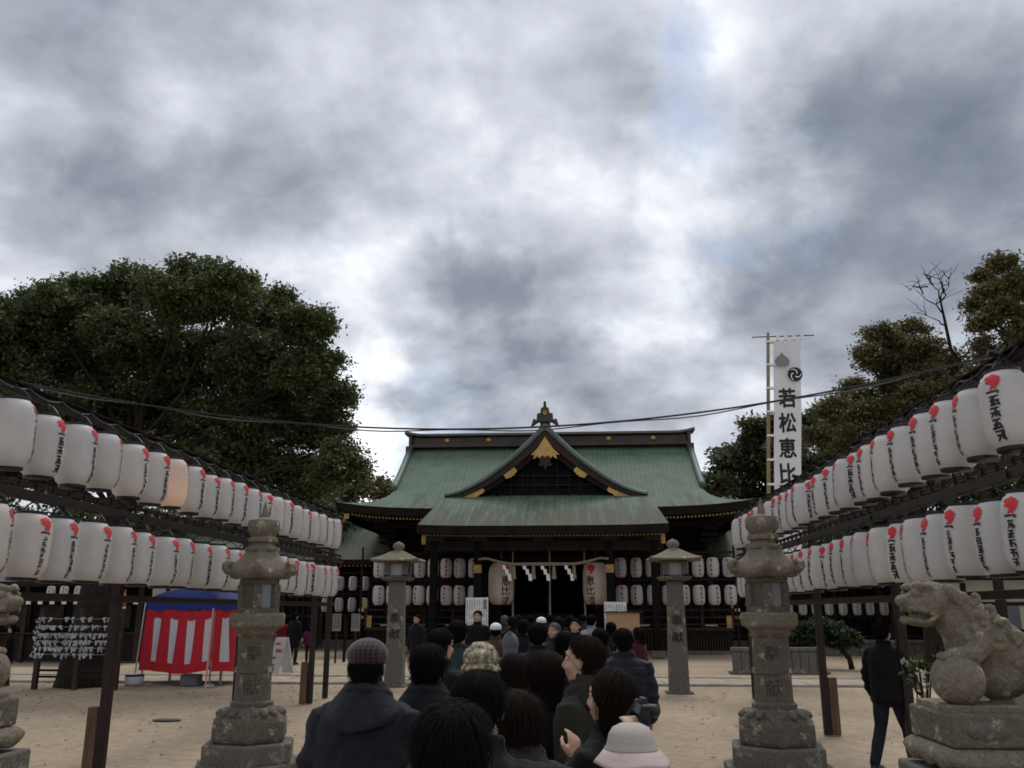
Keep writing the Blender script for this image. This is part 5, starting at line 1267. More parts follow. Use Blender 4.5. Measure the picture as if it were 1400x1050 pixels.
tree('broadleaf_tree', 'rounded dark evergreen rising behind the right end of the hall roof'.replace('right end', 'banner end'), (11.5, 52, 0), [(0, 0, 2.5), (0.1, 0, 5), (0.1, 0.2, 8)], 0.4,
     [(1000, 625, 30), (1035, 600, 34), (1075, 580, 36), (1115, 585, 36), (1000, 665, 36), (1050, 645, 42), (1100, 635, 45), (1145, 640, 42), (1030, 690, 40), (1090, 690, 40), (1150, 690, 40), (982, 665, 22)], 52, LEAF_G, 0.28, 30, 5, cluster=0.3, cl_n=50, sub=9)
tree('broadleaf_tree', 'yellowish green tree peeping over the tent end of the hall eave', (-13.5, 53, 0), [(0, 0, 2.5), (0.1, 0, 5), (0.0, 0.2, 7)], 0.35,
     [(452, 690, 30), (490, 672, 22), (520, 668, 18), (535, 672, 12), (430, 660, 20), (470, 700, 30)], 53, LEAF_O, 0.28, 30, 6, cluster=0.3, sub=9)
tree('broadleaf_tree', 'sparse olive leaved tree with open branches beyond the lantern frame and banner', (11.6, 31, 0), [(0, 0, 2.5), (-0.1, 0, 4.6), (-0.3, 0.1, 7.0)], 0.30,
     [(1205, 455, 20), (1190, 490, 22), (1250, 445, 20), (1270, 470, 24), (1215, 500, 26), (1255, 505, 30), (1160, 560, 34), (1200, 545, 40), (1250, 550, 42), (1295, 545, 30), (1180, 600, 44), (1240, 600, 48), (1300, 600, 44), (1130, 600, 28), (1350, 590, 30), (1140, 560, 14), (1295, 500, 28), (1325, 530, 32), (1355, 545, 30), (1225, 470, 18), (1235, 530, 36), (1275, 530, 34), (1165, 530, 20), (1390, 570, 34)], 31, LEAF_O, 0.13, 74, 7, cluster=0.17, fill=0.5, cl_n=50, sub=13)
tree('broadleaf_tree', 'tall thin leaved tree with airy tufts towering behind the lantern frame', (15.0, 27, 0), [(0, 0, 2.5), (0.1, 0, 5.5), (0.0, 0.1, 8.4)], 0.26,
     [(1370, 362, 22), (1345, 378, 16), (1392, 385, 24), (1335, 412, 18), (1365, 420, 20), (1410, 430, 34), (1385, 465, 26), (1350, 480, 22), (1425, 380, 30), (1400, 500, 30), (1360, 530, 24), (1440, 470, 40), (1350, 395, 18), (1378, 400, 24), (1400, 455, 30), (1345, 440, 18), (1375, 500, 28), (1335, 520, 22)], 27, LEAF_O, 0.125, 80, 8, cluster=0.15, fill=0.6, cl_n=50, sub=8)
tree('broadleaf_tree', 'dark evergreen thicket tree filling the gap behind the lower lantern row near the lion', (13.5, 40, 0), [(0, 0, 1.6), (0.1, 0, 3.2)], 0.3,
     [(1160, 690, 40), (1210, 670, 45), (1260, 680, 45), (1310, 660, 45), (1360, 650, 50), (1410, 660, 50), (1190, 740, 40), (1250, 735, 40), (1310, 730, 45), (1370, 730, 45), (1130, 735, 30)], 40, LEAF_G, 0.28, 22, 9, cluster=0.4, cl_n=44, twigs=False)
for i, (xs, lab) in enumerate((((20, 90, 160), 'dark leafy tree behind the amulet shop'), ((230, 300, 350), 'dark leafy tree behind the white storehouse'), ((390, 420, 445), 'dark leafy tree between the storehouse and corridor'))):
    bx = atY(sum(xs) / 3, 800, 47); tree('broadleaf_tree', lab, (bx.x, 47, 0), [(0, 0, 1.6), (0.1, 0, 3.0)], 0.28, [(x, y, 42) for x in xs for y in (720, 770)] + [(sum(xs) / 3, 680, 36)], 47, LEAF_G, 0.32, 20, 20 + i, cluster=0.45, cl_n=40, twigs=False)
def bare_tree():
    rg = random.Random(12); b = Vector((12.4, 28, 0)); o = thing('bare_tree', 'leafless dead branch tree with forked top above the lantern frame', 'tree', b)
    path = [(1330, 560), (1322, 510), (1300, 478), (1292, 440), (1286, 412)]
    P = [atY(x, y, 28) - b for x, y in path]
    t = MB().tube([(0, 0, 0), (0.1, 0, 2), (P[0].x * 0.8, 0, P[0].z * 0.7)] + P, [0.2, 0.15, 0.11, 0.085, 0.075, 0.06, 0.045, 0.03], 9).build('trunk', BARK, o, smooth=True)
    ends = [((1290, 430), (1250, 395)), ((1286, 412), (1268, 375)), ((1286, 412), (1290, 368)), ((1288, 420), (1298, 385)), ((1300, 478), (1265, 495)), ((1268, 392), (1240, 398)), ((1276, 390), (1262, 372)), ((1310, 490), (1345, 470)), ((1290, 400), (1297, 378)), ((1262, 402), (1256, 380)), ((1292, 445), (1262, 430))]
    for (a, c) in ends:
        m = MB(); p0, p1 = atY(*a, 28) - b, atY(*c, 28 + rg.uniform(-.6, .6)) - b; pp = limb(m, p0, p1, 0.028, 0.006, rg, 6, 0.3)
        for q in range(3):
            st = pp[rg.randrange(2, 6)]; limb(m, st, st + Vector((rg.gauss(0, .35), rg.gauss(0, .3), rg.uniform(.1, .6))), 0.014, 0.005, rg, 5)
        m.build('branch', BARK, t, fix=False)
bare_tree()
def pine():
    b = onground(1163, 898); b.y = 29.5; b.x = 8.45; o = thing('clipped_pine', 'low clipped garden pine with one spreading cloud pad by the granite fence', 'tree', b)
    P = [Vector((0, 0, 0)), Vector((-0.05, 0, 0.3)), Vector((-0.3, 0.05, 0.62)), Vector((-0.9, 0.1, 0.8)), Vector((-1.5, 0, 0.85))]
    MB().tube(P, [0.09, 0.08, 0.075, 0.055, 0.03], 9).build('trunk', BARK, o, smooth=True)
    bl = []
    for (x, y, r) in ((1085, 872, 16), (1103, 862, 17), (1122, 858, 17), (1140, 862, 16), (1157, 870, 14), (1168, 877, 9), (1110, 875, 14), (1130, 875, 14), (1150, 880, 11), (1092, 880, 10)):
        bl.append((tuple(atY(x, y, 29.5 + random.uniform(-.5, .5)) - b), r / 42.0 * 1.05))
    link('crown', crown_mesh(bl, 700, 0.11, 31, leaf_mat('pine_needle', (0.02, 0.035, 0.015), (0.038, 0.058, 0.022), (0.07, 0.09, 0.035)), 0.07, 0.4, cl_n=22, stretch=0.6), o)
pine()
def sprig():
    b = Vector((2.62, 7.2, 0)); c = atY(1258, 920, 7.2)
    o = thing('potted_sakaki', 'small leafy evergreen sprig in a vase behind the lion ball', 'plant', (c.x, 7.2, 0))
    MB().lathe([(0.07, 0), (0.08, 0.3), (0.06, 0.75), (0.07, 0.8)], 14).build('vase_stand', STONE2, o, smooth=True)
    m = MB(); bl = []
    for k in range(7):
        e = Vector((random.uniform(-.1, .1), random.uniform(-.08, .08), random.uniform(1.2, 1.47))); m.tube([(0, 0, 0.78), (e.x * .4, e.y * .4, 1.05), e], [0.008, 0.006, 0.003], 5); bl.append((tuple(e - Vector((0, 0, .08))), 0.07))
    m.build('stems', BARK, o); link('leaves', crown_mesh(bl, 900, 0.075, 44, leaf_mat('sakaki_leaf', (0.03, 0.05, 0.02), (0.05, 0.08, 0.03), (0.1, 0.13, 0.05)), 0.035, 0.5, cl_n=5), o)
sprig()
# ------------------------------------------------------------------ people
SKIN = mat('skin', (0.42, 0.25, 0.175), 0.5, var=0.08, scale=14, sss=0.15)
EYEW = mat('eye_white', (0.6, 0.58, 0.55), 0.25); EYED = mat('eye_dark', (0.015, 0.01, 0.008), 0.15)
HAIR_B = mat('black_hair', (0.0045, 0.004, 0.004), 0.8, spec=0.06, var=0.3, scale=30); HAIR_N = mat('brown_hair', (0.011, 0.007, 0.005), 0.8, spec=0.06, var=0.3, scale=30); HAIR_G = mat('grey_hair', (0.085, 0.08, 0.078), 0.6, var=0.3, scale=30)
SHOE = mat('shoe_leather', (0.02, 0.018, 0.016), 0.45)
def cloth(name, col, var=0.18, quilt=0.0, bump=0.35, sheen=0.1, rough=0.85):
    return mat(name, tuple(c * 0.5 for c in col), rough, var=var * 1.5, scale=5, bump=bump, bscale=26, sheen=sheen * 0.3, spec=0.15, extra=stripes_extra('Z', quilt, 0.5, 0.01) if quilt else None)
def arm_pts(side, target, z0=0.0):
    S = Vector((side * 0.185, -0.005, 1.36))
    if target is None: return [S, Vector((side * 0.25, -0.025, 1.09)), Vector((side * 0.262, 0.065, 0.87))]
    T = Vector(target); D = T - S; L = min(D.length, 0.53); a, b = 0.285, 0.255
    x = (a * a - b * b + L * L) / (2 * L); hgt = math.sqrt(max(0.0004, a * a - x * x)); d = D.normalized()
    pole = Vector((side * 0.55, -0.35, -1.0)); pole = (pole - d * pole.dot(d)).normalized()
    return [S, S + d * x + pole * hgt, S + d * L]
def hand_prims(b, w, d, n, grip=0.5):
    """palm and five jointed fingers: w wrist, d pointing direction, n back of the hand"""
    d = d.normalized(); n = (n - d * n.dot(d)).normalized(); s = d.cross(n)
    m = Matrix((s, d, n)).transposed()
    b.ell(w + d * 0.05, (0.040, 0.052, 0.017), rot=m, seg=14, rg=8); b.cap_tube([w - d * 0.03, w + d * 0.03], [0.026, 0.028], 10)
    for k, (off, ln) in enumerate(((-0.030, 0.068), (-0.010, 0.078), (0.011, 0.073), (0.030, 0.058))):
        p = w + d * 0.092 + s * off; pts = [w + d * 0.06 + s * off * 0.9, p]; a = 0.0
        for j, f in enumerate((0.45, 0.32, 0.23)):
            a += grip * (0.9, 1.0, 0.8)[j] + 0.06 * k; q = (d * math.cos(a) - n * math.sin(a)); p = p + q * ln * f; pts.append(p)
        b.cap_tube(pts, [0.0095, 0.0092, 0.0085, 0.008, 0.007], 7)
    t0 = w + d * 0.025 - s * 0.03
    b.cap_tube([t0, t0 - s * 0.028 + d * 0.03 - n * 0.008, t0 - s * 0.026 + d * 0.062 - n * (0.016 + 0.02 * grip), t0 - s * 0.012 + d * 0.082 - n * (0.022 + 0.03 * grip)], [0.014, 0.0125, 0.0105, 0.008], 7)
def legs_pts(side, stride):
    k = stride * side
    hip = Vector((side * 0.088, 0, 0.88)); ank = Vector((side * 0.095, -0.02 + k * 0.34, 0.085 + (0.05 if k < 0 else 0.0)))
    kn = hip.lerp(ank, 0.5) + Vector((0, 0.02 + 0.05 * abs(stride), 0.01)); kn.x = side * 0.098
    return hip, kn, ank
def body_mesh(hands=(None, None), stride=0.0, grip=0.45, voxel=0.0085):
    b = MB()
    b.ell((0, -0.012, 1.603), (0.076, 0.094, 0.098), seg=24, rg=16); b.ell((0, 0.022, 1.54), (0.060, 0.070, 0.082), seg=20, rg=12); b.ell((0, 0.052, 1.489), (0.034, 0.034, 0.024))
    b.cap_tube([(-0.05, 0.0, 1.50), (-0.03, 0.045, 1.488), (0.03, 0.045, 1.488), (0.05, 0.0, 1.50)], 0.018)
    b.cap_tube([(0, 0.084, 1.600), (0, 0.094, 1.575), (0, 0.108, 1.548)], [0.009, 0.011, 0.015]); b.ell((0, 0.098, 1.541), (0.020, 0.014, 0.010))
    for s in (-1, 1):
        b.ell((s * 0.036, 0.060, 1.545), (0.027, 0.026, 0.026)); b.cap_tube([(s * 0.012, 0.082, 1.612), (s * 0.035, 0.080, 1.617), (s * 0.055, 0.062, 1.608)], 0.009)
        b.ell((s * 0.079, -0.010, 1.565), (0.010, 0.022, 0.033), rot=(0, 0, s * 0.35)); b.cap_tube([(s * 0.084, -0.025, 1.592), (s * 0.088, -0.034, 1.572), (s * 0.082, -0.018, 1.538)], 0.007)
    b.ell((0, 0.086, 1.515), (0.024, 0.012, 0.006)); b.ell((0, 0.084, 1.504), (0.021, 0.012, 0.007))
    b.cap_tube([(0, -0.025, 1.37), (0, -0.018, 1.43), (0, -0.004, 1.50)], [0.062, 0.054, 0.053])
    rs = [(0.86, 0.155, 0.11), (0.95, 0.150, 0.105), (1.06, 0.135, 0.095), (1.18, 0.152, 0.105), (1.28, 0.158, 0.105), (1.345, 0.125, 0.08), (1.39, 0.07, 0.06)]
    b.rings([[Vector((rx * math.cos(2 * math.pi * j / 20), ry * math.sin(2 * math.pi * j / 20), z)) for j in range(20)] for z, rx, ry in rs])
    for i, s in enumerate((-1, 1)):
        S, E, Wr = arm_pts(s, hands[i]); b.cap_tube([S, S.lerp(E, 0.4), E, E.lerp(Wr, 0.35), Wr], [0.040, 0.042, 0.036, 0.036, 0.026])
        d = (Wr - E); n = Vector((s, -0.2, 0.15)) if hands[i] is None else Vector((s * 0.3, -1, 0.3)); hand_prims(b, Wr, d, n, grip if hands[i] is None else grip * 0.85)
        h, k, a = legs_pts(s, stride); b.cap_tube([h, h.lerp(k, 0.4), k, k.lerp(a, 0.35), a], [0.082, 0.074, 0.052, 0.052, 0.036]); b.ell(a + Vector((0, 0.06, -0.045)), (0.036, 0.115, 0.035))
    return remesh(b, voxel, 3, 'body', 0.4)
def fold(m, seed, amp, quilt=0.0, arms=True):
    """sag folds, puckers and quilting pushed into a garment mesh"""
    n = len(m.vertices); co = np.zeros(n * 3, np.float32); no = np.zeros(n * 3, np.float32); m.vertices.foreach_get('co', co); m.vertices.foreach_get('normal', no)
    co = co.reshape(-1, 3); no = no.reshape(-1, 3); rg = random.Random(seed); ph = [rg.uniform(0, 6) for _ in range(8)]
    x, y, z = co.T; an = np.arctan2(y, x)
    d = amp * (np.sin(17 * z + 6 * x + 3 * np.sin(9 * x + ph[0]) + ph[1]) * 0.35 + np.sin(33 * z - 15 * x + 2 * np.sin(7 * an + ph[2]) + ph[3]) * 0.30 + np.sin(26 * x + 8 * z + ph[4]) * 0.2 * (z < 1.25))
    arm = np.abs(x) > 0.205
    d += np.where(arm, amp * 0.8 * np.sin(52 * z + 14 * y + ph[5] + 2 * np.sin(12 * z)), 0)
    if quilt: d += quilt * (np.abs(np.sin(np.pi * z / 0.085 + 0.15 * np.sin(9 * x))) ** 0.5 - 0.6)
    co += no * d[:, None]; m.vertices.foreach_set('co', co.ravel()); m.update(); return m
def jacket_mesh(hands=(None, None), hood='down', wide=1.0, hem=0.80, puff=0.0, seed=1, amp=0.008, quilt=0.0, voxel=0.011, fur=False):
    b = MB(); w = wide
    rs = [(hem, 0.195 * w, 0.150), (hem + 0.02, 0.205 * w, 0.158), (0.93, 0.203 * w, 0.155), (1.06, 0.198 * w, 0.150), (1.18, 0.204 * w, 0.150), (1.28, 0.208 * w, 0.145), (1.345, 0.196 * w, 0.130), (1.395, 0.150, 0.105), (1.43, 0.098, 0.085), (1.475, 0.080, 0.076), (1.485, 0.076, 0.072)]
    b.rings([[Vector(((rx + puff) * math.copysign(abs(math.cos(2 * math.pi * j / 28)) ** 0.85, math.cos(2 * math.pi * j / 28)), (ry + puff) * math.sin(2 * math.pi * j / 28) - 0.008, z)) for j in range(28)] for z, rx, ry in rs])
    for i, s in enumerate((-1, 1)):
        S, E, Wr = arm_pts(s, hands[i]); S = S + Vector((s * 0.0, 0, -0.012)); D = (Wr - E).normalized(); p = puff * 0.7
        b.cap_tube([S - Vector((s * 0.03, 0, 0)), S, S.lerp(E, 0.45), E, E.lerp(Wr, 0.4), Wr - D * 0.015], [0.072, 0.078 + p, 0.071 + p, 0.062 + p, 0.056 + p, 0.046 + p * 0.5], 14)
    if hood == 'down':                                   # high collar under the hood
        b.tube([Vector((0.098 * math.cos(a), 0.092 * math.sin(a) - 0.018, 1.445 - 0.03 * math.sin(a))) for a in np.linspace(0, 2 * math.pi, 25)], 0.030, 8, cap=False)
    elif hood == 'up':
        b.ell((0, -0.02, 1.60), (0.112, 0.128, 0.135)); b.ell((0, -0.04, 1.50), (0.10, 0.10, 0.12)); b.cap_tube([(0, -0.05, 1.70), (0, -0.09, 1.745)], [0.06, 0.02])
    elif hood == 'collar':
        b.tube([Vector((0.078 * math.cos(a), 0.075 * math.sin(a) - 0.012, 1.472 - 0.012 * math.sin(a))) for a in np.linspace(0, 2 * math.pi, 25)], 0.016, 8, cap=False)
    elif hood == 'scarf':
        for k, zz in enumerate((1.44, 1.475)): b.tube([Vector((0.092 * math.cos(a), 0.09 * math.sin(a) - 0.012, zz + 0.01 * math.sin(3 * a + k))) for a in np.linspace(0, 2 * math.pi, 25)], 0.030, 8, cap=False)
    m = remesh(b, voxel, 5, 'jacket', 0.5)
    return fold(m, seed, amp, quilt)
def hood_mesh(w):
    """hood fallen open over the shoulders: soft cowl round the neck with a hanging lip behind"""
    rs = []; n = 36
    for (k, z, rx, ry, cy, droop) in ((0, 1.515, 0.080, 0.078, -0.02, 0.0), (1, 1.500, 0.100, 0.098, -0.03, 0.01), (2, 1.455, 0.125, 0.125, -0.045, 0.03), (3, 1.405, 0.155 * w, 0.150, -0.055, 0.055), (4, 1.375, 0.168 * w, 0.162, -0.058, 0.07), (5, 1.362, 0.160 * w, 0.150, -0.055, 0.07), (6, 1.39, 0.10, 0.09, -0.03, 0.03)):
        ring = []
        for j in range(n):
            a = 2 * math.pi * j / n; bk = max(0.0, -math.sin(a)); fr = max(0.0, math.sin(a))
            ring.append(Vector((rx * math.cos(a) * (1 - 0.25 * fr), cy + ry * math.sin(a) * (0.72 if math.sin(a) > 0 else 1.0), z - droop * bk ** 1.5 + 0.02 * fr - 0.006 * math.sin(5 * a + k))))
        rs.append(ring)
    m = MB().rings(rs).mesh('hood'); o = bpy.data.objects.new('tmp', m); COL.objects.link(o)
    s = o.modifiers.new('s', 'SUBSURF'); s.levels = 2; dg = bpy.context.evaluated_depsgraph_get(); out = bpy.data.meshes.new_from_object(o.evaluated_get(dg)); bpy.data.objects.remove(o)
    bmx = bmesh.new(); bmx.from_mesh(out); bmesh.ops.recalc_face_normals(bmx, faces=bmx.faces); bmx.to_mesh(out); bmx.free()
    out.polygons.foreach_set('use_smooth', [True] * len(out.polygons)); return fold(out, 3, 0.007)
def trouser_mesh(stride=0.0, seed=2):
    b = MB(); b.ell((0, 0, 0.87), (0.165, 0.125, 0.12))
    for s in (-1, 1):
        h, k, a = legs_pts(s, stride); b.cap_tube([h, h.lerp(k, 0.4), k, k.lerp(a, 0.4), a + Vector((0, 0, 0.01))], [0.098, 0.092, 0.071, 0.068, 0.058], 14)
    return fold(remesh(b, 0.013, 4, 'trousers', 0.5), seed, 0.006)
def shoe_mesh(stride=0.0, s=1):
    b = MB(); h, k, a = legs_pts(s, stride); b.ell(a + Vector((0, 0.055, -0.043)), (0.047, 0.135, 0.042)); b.ell(a + Vector((0, 0, -0.01)), (0.046, 0.055, 0.05)); b.box(a + Vector((0, 0.05, -0.078)), (0.085, 0.25, 0.014))
    return remesh(b, 0.010, 2, 'shoe')
def hair_mesh(style, seed, mtl, strands=2300, under=False):
    b = MB(); C = np.array([0, -0.018, 1.603]); RR = np.array([0.086, 0.105, 0.105])
    b.ell(C, RR * np.array([1, 1, 1.0]), seg=24, rg=16); low = 1.50
    if style == 'short': b.ell((0, -0.055, 1.545), (0.070, 0.055, 0.065))
    if style == 'bob': b.ell((0, -0.045, 1.545), (0.096, 0.085, 0.11)); b.ell((0, -0.05, 1.49), (0.092, 0.07, 0.06)); low = 1.44
    if style == 'long': b.ell((0, -0.045, 1.53), (0.100, 0.088, 0.125)); b.ell((0, -0.075, 1.42), (0.108, 0.066, 0.14)); b.ell((0, -0.085, 1.34), (0.10, 0.055, 0.10)); low = 1.28
    if style == 'thin': pass
    m = remesh(b, 0.008, 3, 'hair', 0.5)
    bm = bmesh.new(); bm.from_mesh(m)
    def cut(p):
        lim = 1.570 + 1.15 * p.y if style in ('short', 'thin') else 1.46 + 2.25 * p.y
        if style == 'thin': lim += 0.02 + 0.2 * max(0, p.y)
        return p.y > (-0.03 if style in ('short', 'thin') else -0.012) and p.z < lim
    bmesh.ops.delete(bm, geom=[f for f in bm.faces if cut(f.calc_center_median())], context='FACES')
    if style in ('short', 'thin'): bmesh.ops.delete(bm, geom=[f for f in bm.faces if f.calc_center_median().z < 1.492 or (f.calc_center_median().z < 1.535 and abs(f.calc_center_median().x) > 0.062 and f.calc_center_median().y > -0.05)], context='FACES')
    if under: bmesh.ops.delete(bm, geom=[f for f in bm.faces if f.calc_center_median().z > 1.60], context='FACES')
    bm.to_mesh(m); bm.free()
    n = len(m.vertices); co = np.zeros(n * 3, np.float32); no = np.zeros(n * 3, np.float32); m.vertices.foreach_get('co', co); m.vertices.foreach_get('normal', no); co = co.reshape(-1, 3); no = no.reshape(-1, 3)
    r = np.random.default_rng(seed); idx = r.integers(0, n, strands); p = co[idx] + r.normal(0, 0.003, (strands, 3)); nn = no[idx]
    whorl = np.array([0.012, -0.062, 1.715]); Wd = 0.0026
    V, F, L = [], [], (r.uniform(0.03, 0.055, strands) if style == 'thin' else r.uniform(0.045, 0.085, strands) if style == 'short' else r.uniform(0.12, 0.24, strands)); seg = 6
    cen = np.array([0, -0.02, 1.575]); pts = [p]
    t = p - whorl; t[:, :2] += r.normal(0, 0.018, (strands, 2))
    for k in range(seg):
        q = pts[-1]; nrm = q - cen; nrm[:, 2] = np.where(q[:, 2] < 1.56, 0, nrm[:, 2]); nrm /= np.linalg.norm(nrm, axis=1)[:, None] + 1e-6
        d = t / (np.linalg.norm(t, axis=1)[:, None] + 1e-6) * 0.8 + np.array([0, 0, -0.55]) + r.normal(0, 0.10, (strands, 3)); d -= nrm * np.sum(d * nrm, 1)[:, None]; d /= np.linalg.norm(d, axis=1)[:, None] + 1e-6
        pts.append(q + d * (L / seg)[:, None] - nrm * 0.0005 * k + nrm * 0.0010 * r.random((strands, 1)))
    pts = np.stack(pts, 1)                               # strand, point, 3
    tan = np.gradient(pts, axis=1); nr = pts - cen; nr[..., 2] *= 0.6; sd = np.cross(tan, nr); sd /= np.linalg.norm(sd, axis=2)[..., None] + 1e-6
    wd = (Wd * np.linspace(1, 0.25, seg + 1))[None, :, None]
    lift = nr / (np.linalg.norm(nr, axis=2)[..., None] + 1e-6) * r.uniform(0.0005, 0.0025, (strands, 1, 1))
    A, B = pts + sd * wd / 2 + lift, pts - sd * wd / 2 + lift
    yy, ze = pts[:, :, 1].max(1), pts[:, -1, 2]
    keep = ~((yy > -0.02) & (ze < 1.585 + 0.8 * yy)) & ~((ze < 1.50) & (pts[:, 0, 2] > 0)) if style in ('short', 'thin') else ~((yy > 0.02) & (ze < 1.55 + 0.9 * pts[:, -1, 1]))
    A, B = A[keep], B[keep]; S = len(A)
    V = np.stack([A, B], 2).reshape(-1, 3); base = np.arange(S)[:, None] * (2 * (seg + 1)) + np.arange(seg)[None, :] * 2
    Fq = np.stack([base, base + 1, base + 3, base + 2], 2).reshape(-1, 4)
    f0 = [tuple(pl.vertices) for pl in m.polygons]; vv = np.concatenate([co, V]).tolist(); ff = f0 + (Fq + n).tolist()
    bpy.data.meshes.remove(m); m = bpy.data.meshes.new('hair'); m.from_pydata(vv, [], ff); m.polygons.foreach_set('use_smooth', [True] * len(m.polygons)); m.materials.append(mtl); return m
_PM = {}
def cached(key, fn):
    if key not in _PM: _PM[key] = fn()
    return _PM[key]
def with_mat(m, mtl):
    c = m.copy(); c.materials.clear(); c.materials.append(mtl); return c
PLAID = None
def plaid():
    def ex(t, p, vec, c):
        def band(ax, f, ph):
            w = N(t, 'ShaderNodeTexWave', wave_type='BANDS', bands_direction=ax); lk(t, vec, w.inputs[0]); w.inputs['Scale'].default_value = f; w.inputs['Phase Offset'].default_value = ph; return w.outputs['Fac']
        a = ramp(t, band('X', 14, 0), [(0.35, (0.014, 0.008, 0.010)), (0.65, (0.045, 0.021, 0.022))]); b2 = ramp(t, band('Z', 18, 1), [(0.4, (0.55,) * 3), (0.6, (1.25,) * 3)])
        lk(t, mixc(t, 1.0, a, b2, 'MULTIPLY'), p.inputs['Base Color'])
    return mat('plaid_wool', (0.1, 0.05, 0.05), 0.9, extra=ex, sheen=0.2)
def hat_object(kind, parent, mtl):
    if kind == 'cap':
        b = MB(); b.ell((0, -0.02, 1.632), (0.098, 0.116, 0.078), seg=24, rg=14); b.ell((0, 0.09, 1.625), (0.07, 0.07, 0.018), rot=(R(-14), 0, 0)); b.lathe([(0.088, 1.585), (0.093, 1.60), (0.093, 1.635)], 24, c=(0, -0.018, 0))
        o = link('cap', with_mat(remesh(b, 0.006, 3, 'cap'), mtl), parent)
    elif kind == 'knit':
        b = MB(); b.ell((0, -0.02, 1.645), (0.101, 0.118, 0.092), seg=24, rg=14); b.tube([Vector((0.094 * math.cos(a), 0.110 * math.sin(a) - 0.02, 1.588)) for a in np.linspace(0, 2 * math.pi, 33)], 0.021, 10, cap=False); b.ell((0, -0.02, 1.60), (0.096, 0.112, 0.03))
        m = remesh(b, 0.006, 2, 'knit_hat'); n = len(m.vertices)
        for v in m.vertices: v.co += v.normal * 0.009 * (mnoise.noise(v.co * 42) + 0.5 * mnoise.noise(v.co * 90))
        o = link('knit_hat', with_mat(m, mtl), parent)
    elif kind == 'bucket':
        b = MB(); seg = 40; prof = [(0.005, 1.718), (0.045, 1.714), (0.074, 1.700), (0.089, 1.678), (0.096, 1.652), (0.102, 1.630), (0.107, 1.622), (0.126, 1.600), (0.146, 1.578), (0.156, 1.566)]
        rs = []
        for k, (r, z) in enumerate(prof): rs.append([Vector((r * math.cos(2 * math.pi * j / seg), r * 1.12 * math.sin(2 * math.pi * j / seg) - 0.018, z + (0.006 * math.sin(4 * 2 * math.pi * j / seg) if k > 6 else 0))) for j in range(seg)])
        o = b.rings(rs[:7], cap=False).build('hat_crown', mtl, parent, smooth=True); o.modifiers.new('solid', 'SOLIDIFY').thickness = 0.004
        o2 = MB().rings(rs[6:], cap=False).build('hat_brim', MATS.get('hat_brim_pink') or mat('hat_brim_pink', (0.43, 0.34, 0.325), 0.85, var=0.05, bump=0.2, bscale=60), parent, smooth=True); o2.modifiers.new('solid', 'SOLIDIFY').thickness = 0.004
        MB().rings([[v + Vector((0, 0, 0)) + (v - Vector((0, -0.018, v.z))).normalized() * 0.003 for v in rs[i]] for i in (5, 6)], cap=False).build('hat_band', mat('hat_band_grey', (0.30, 0.27, 0.25), 0.85), o, smooth=True)
    return o
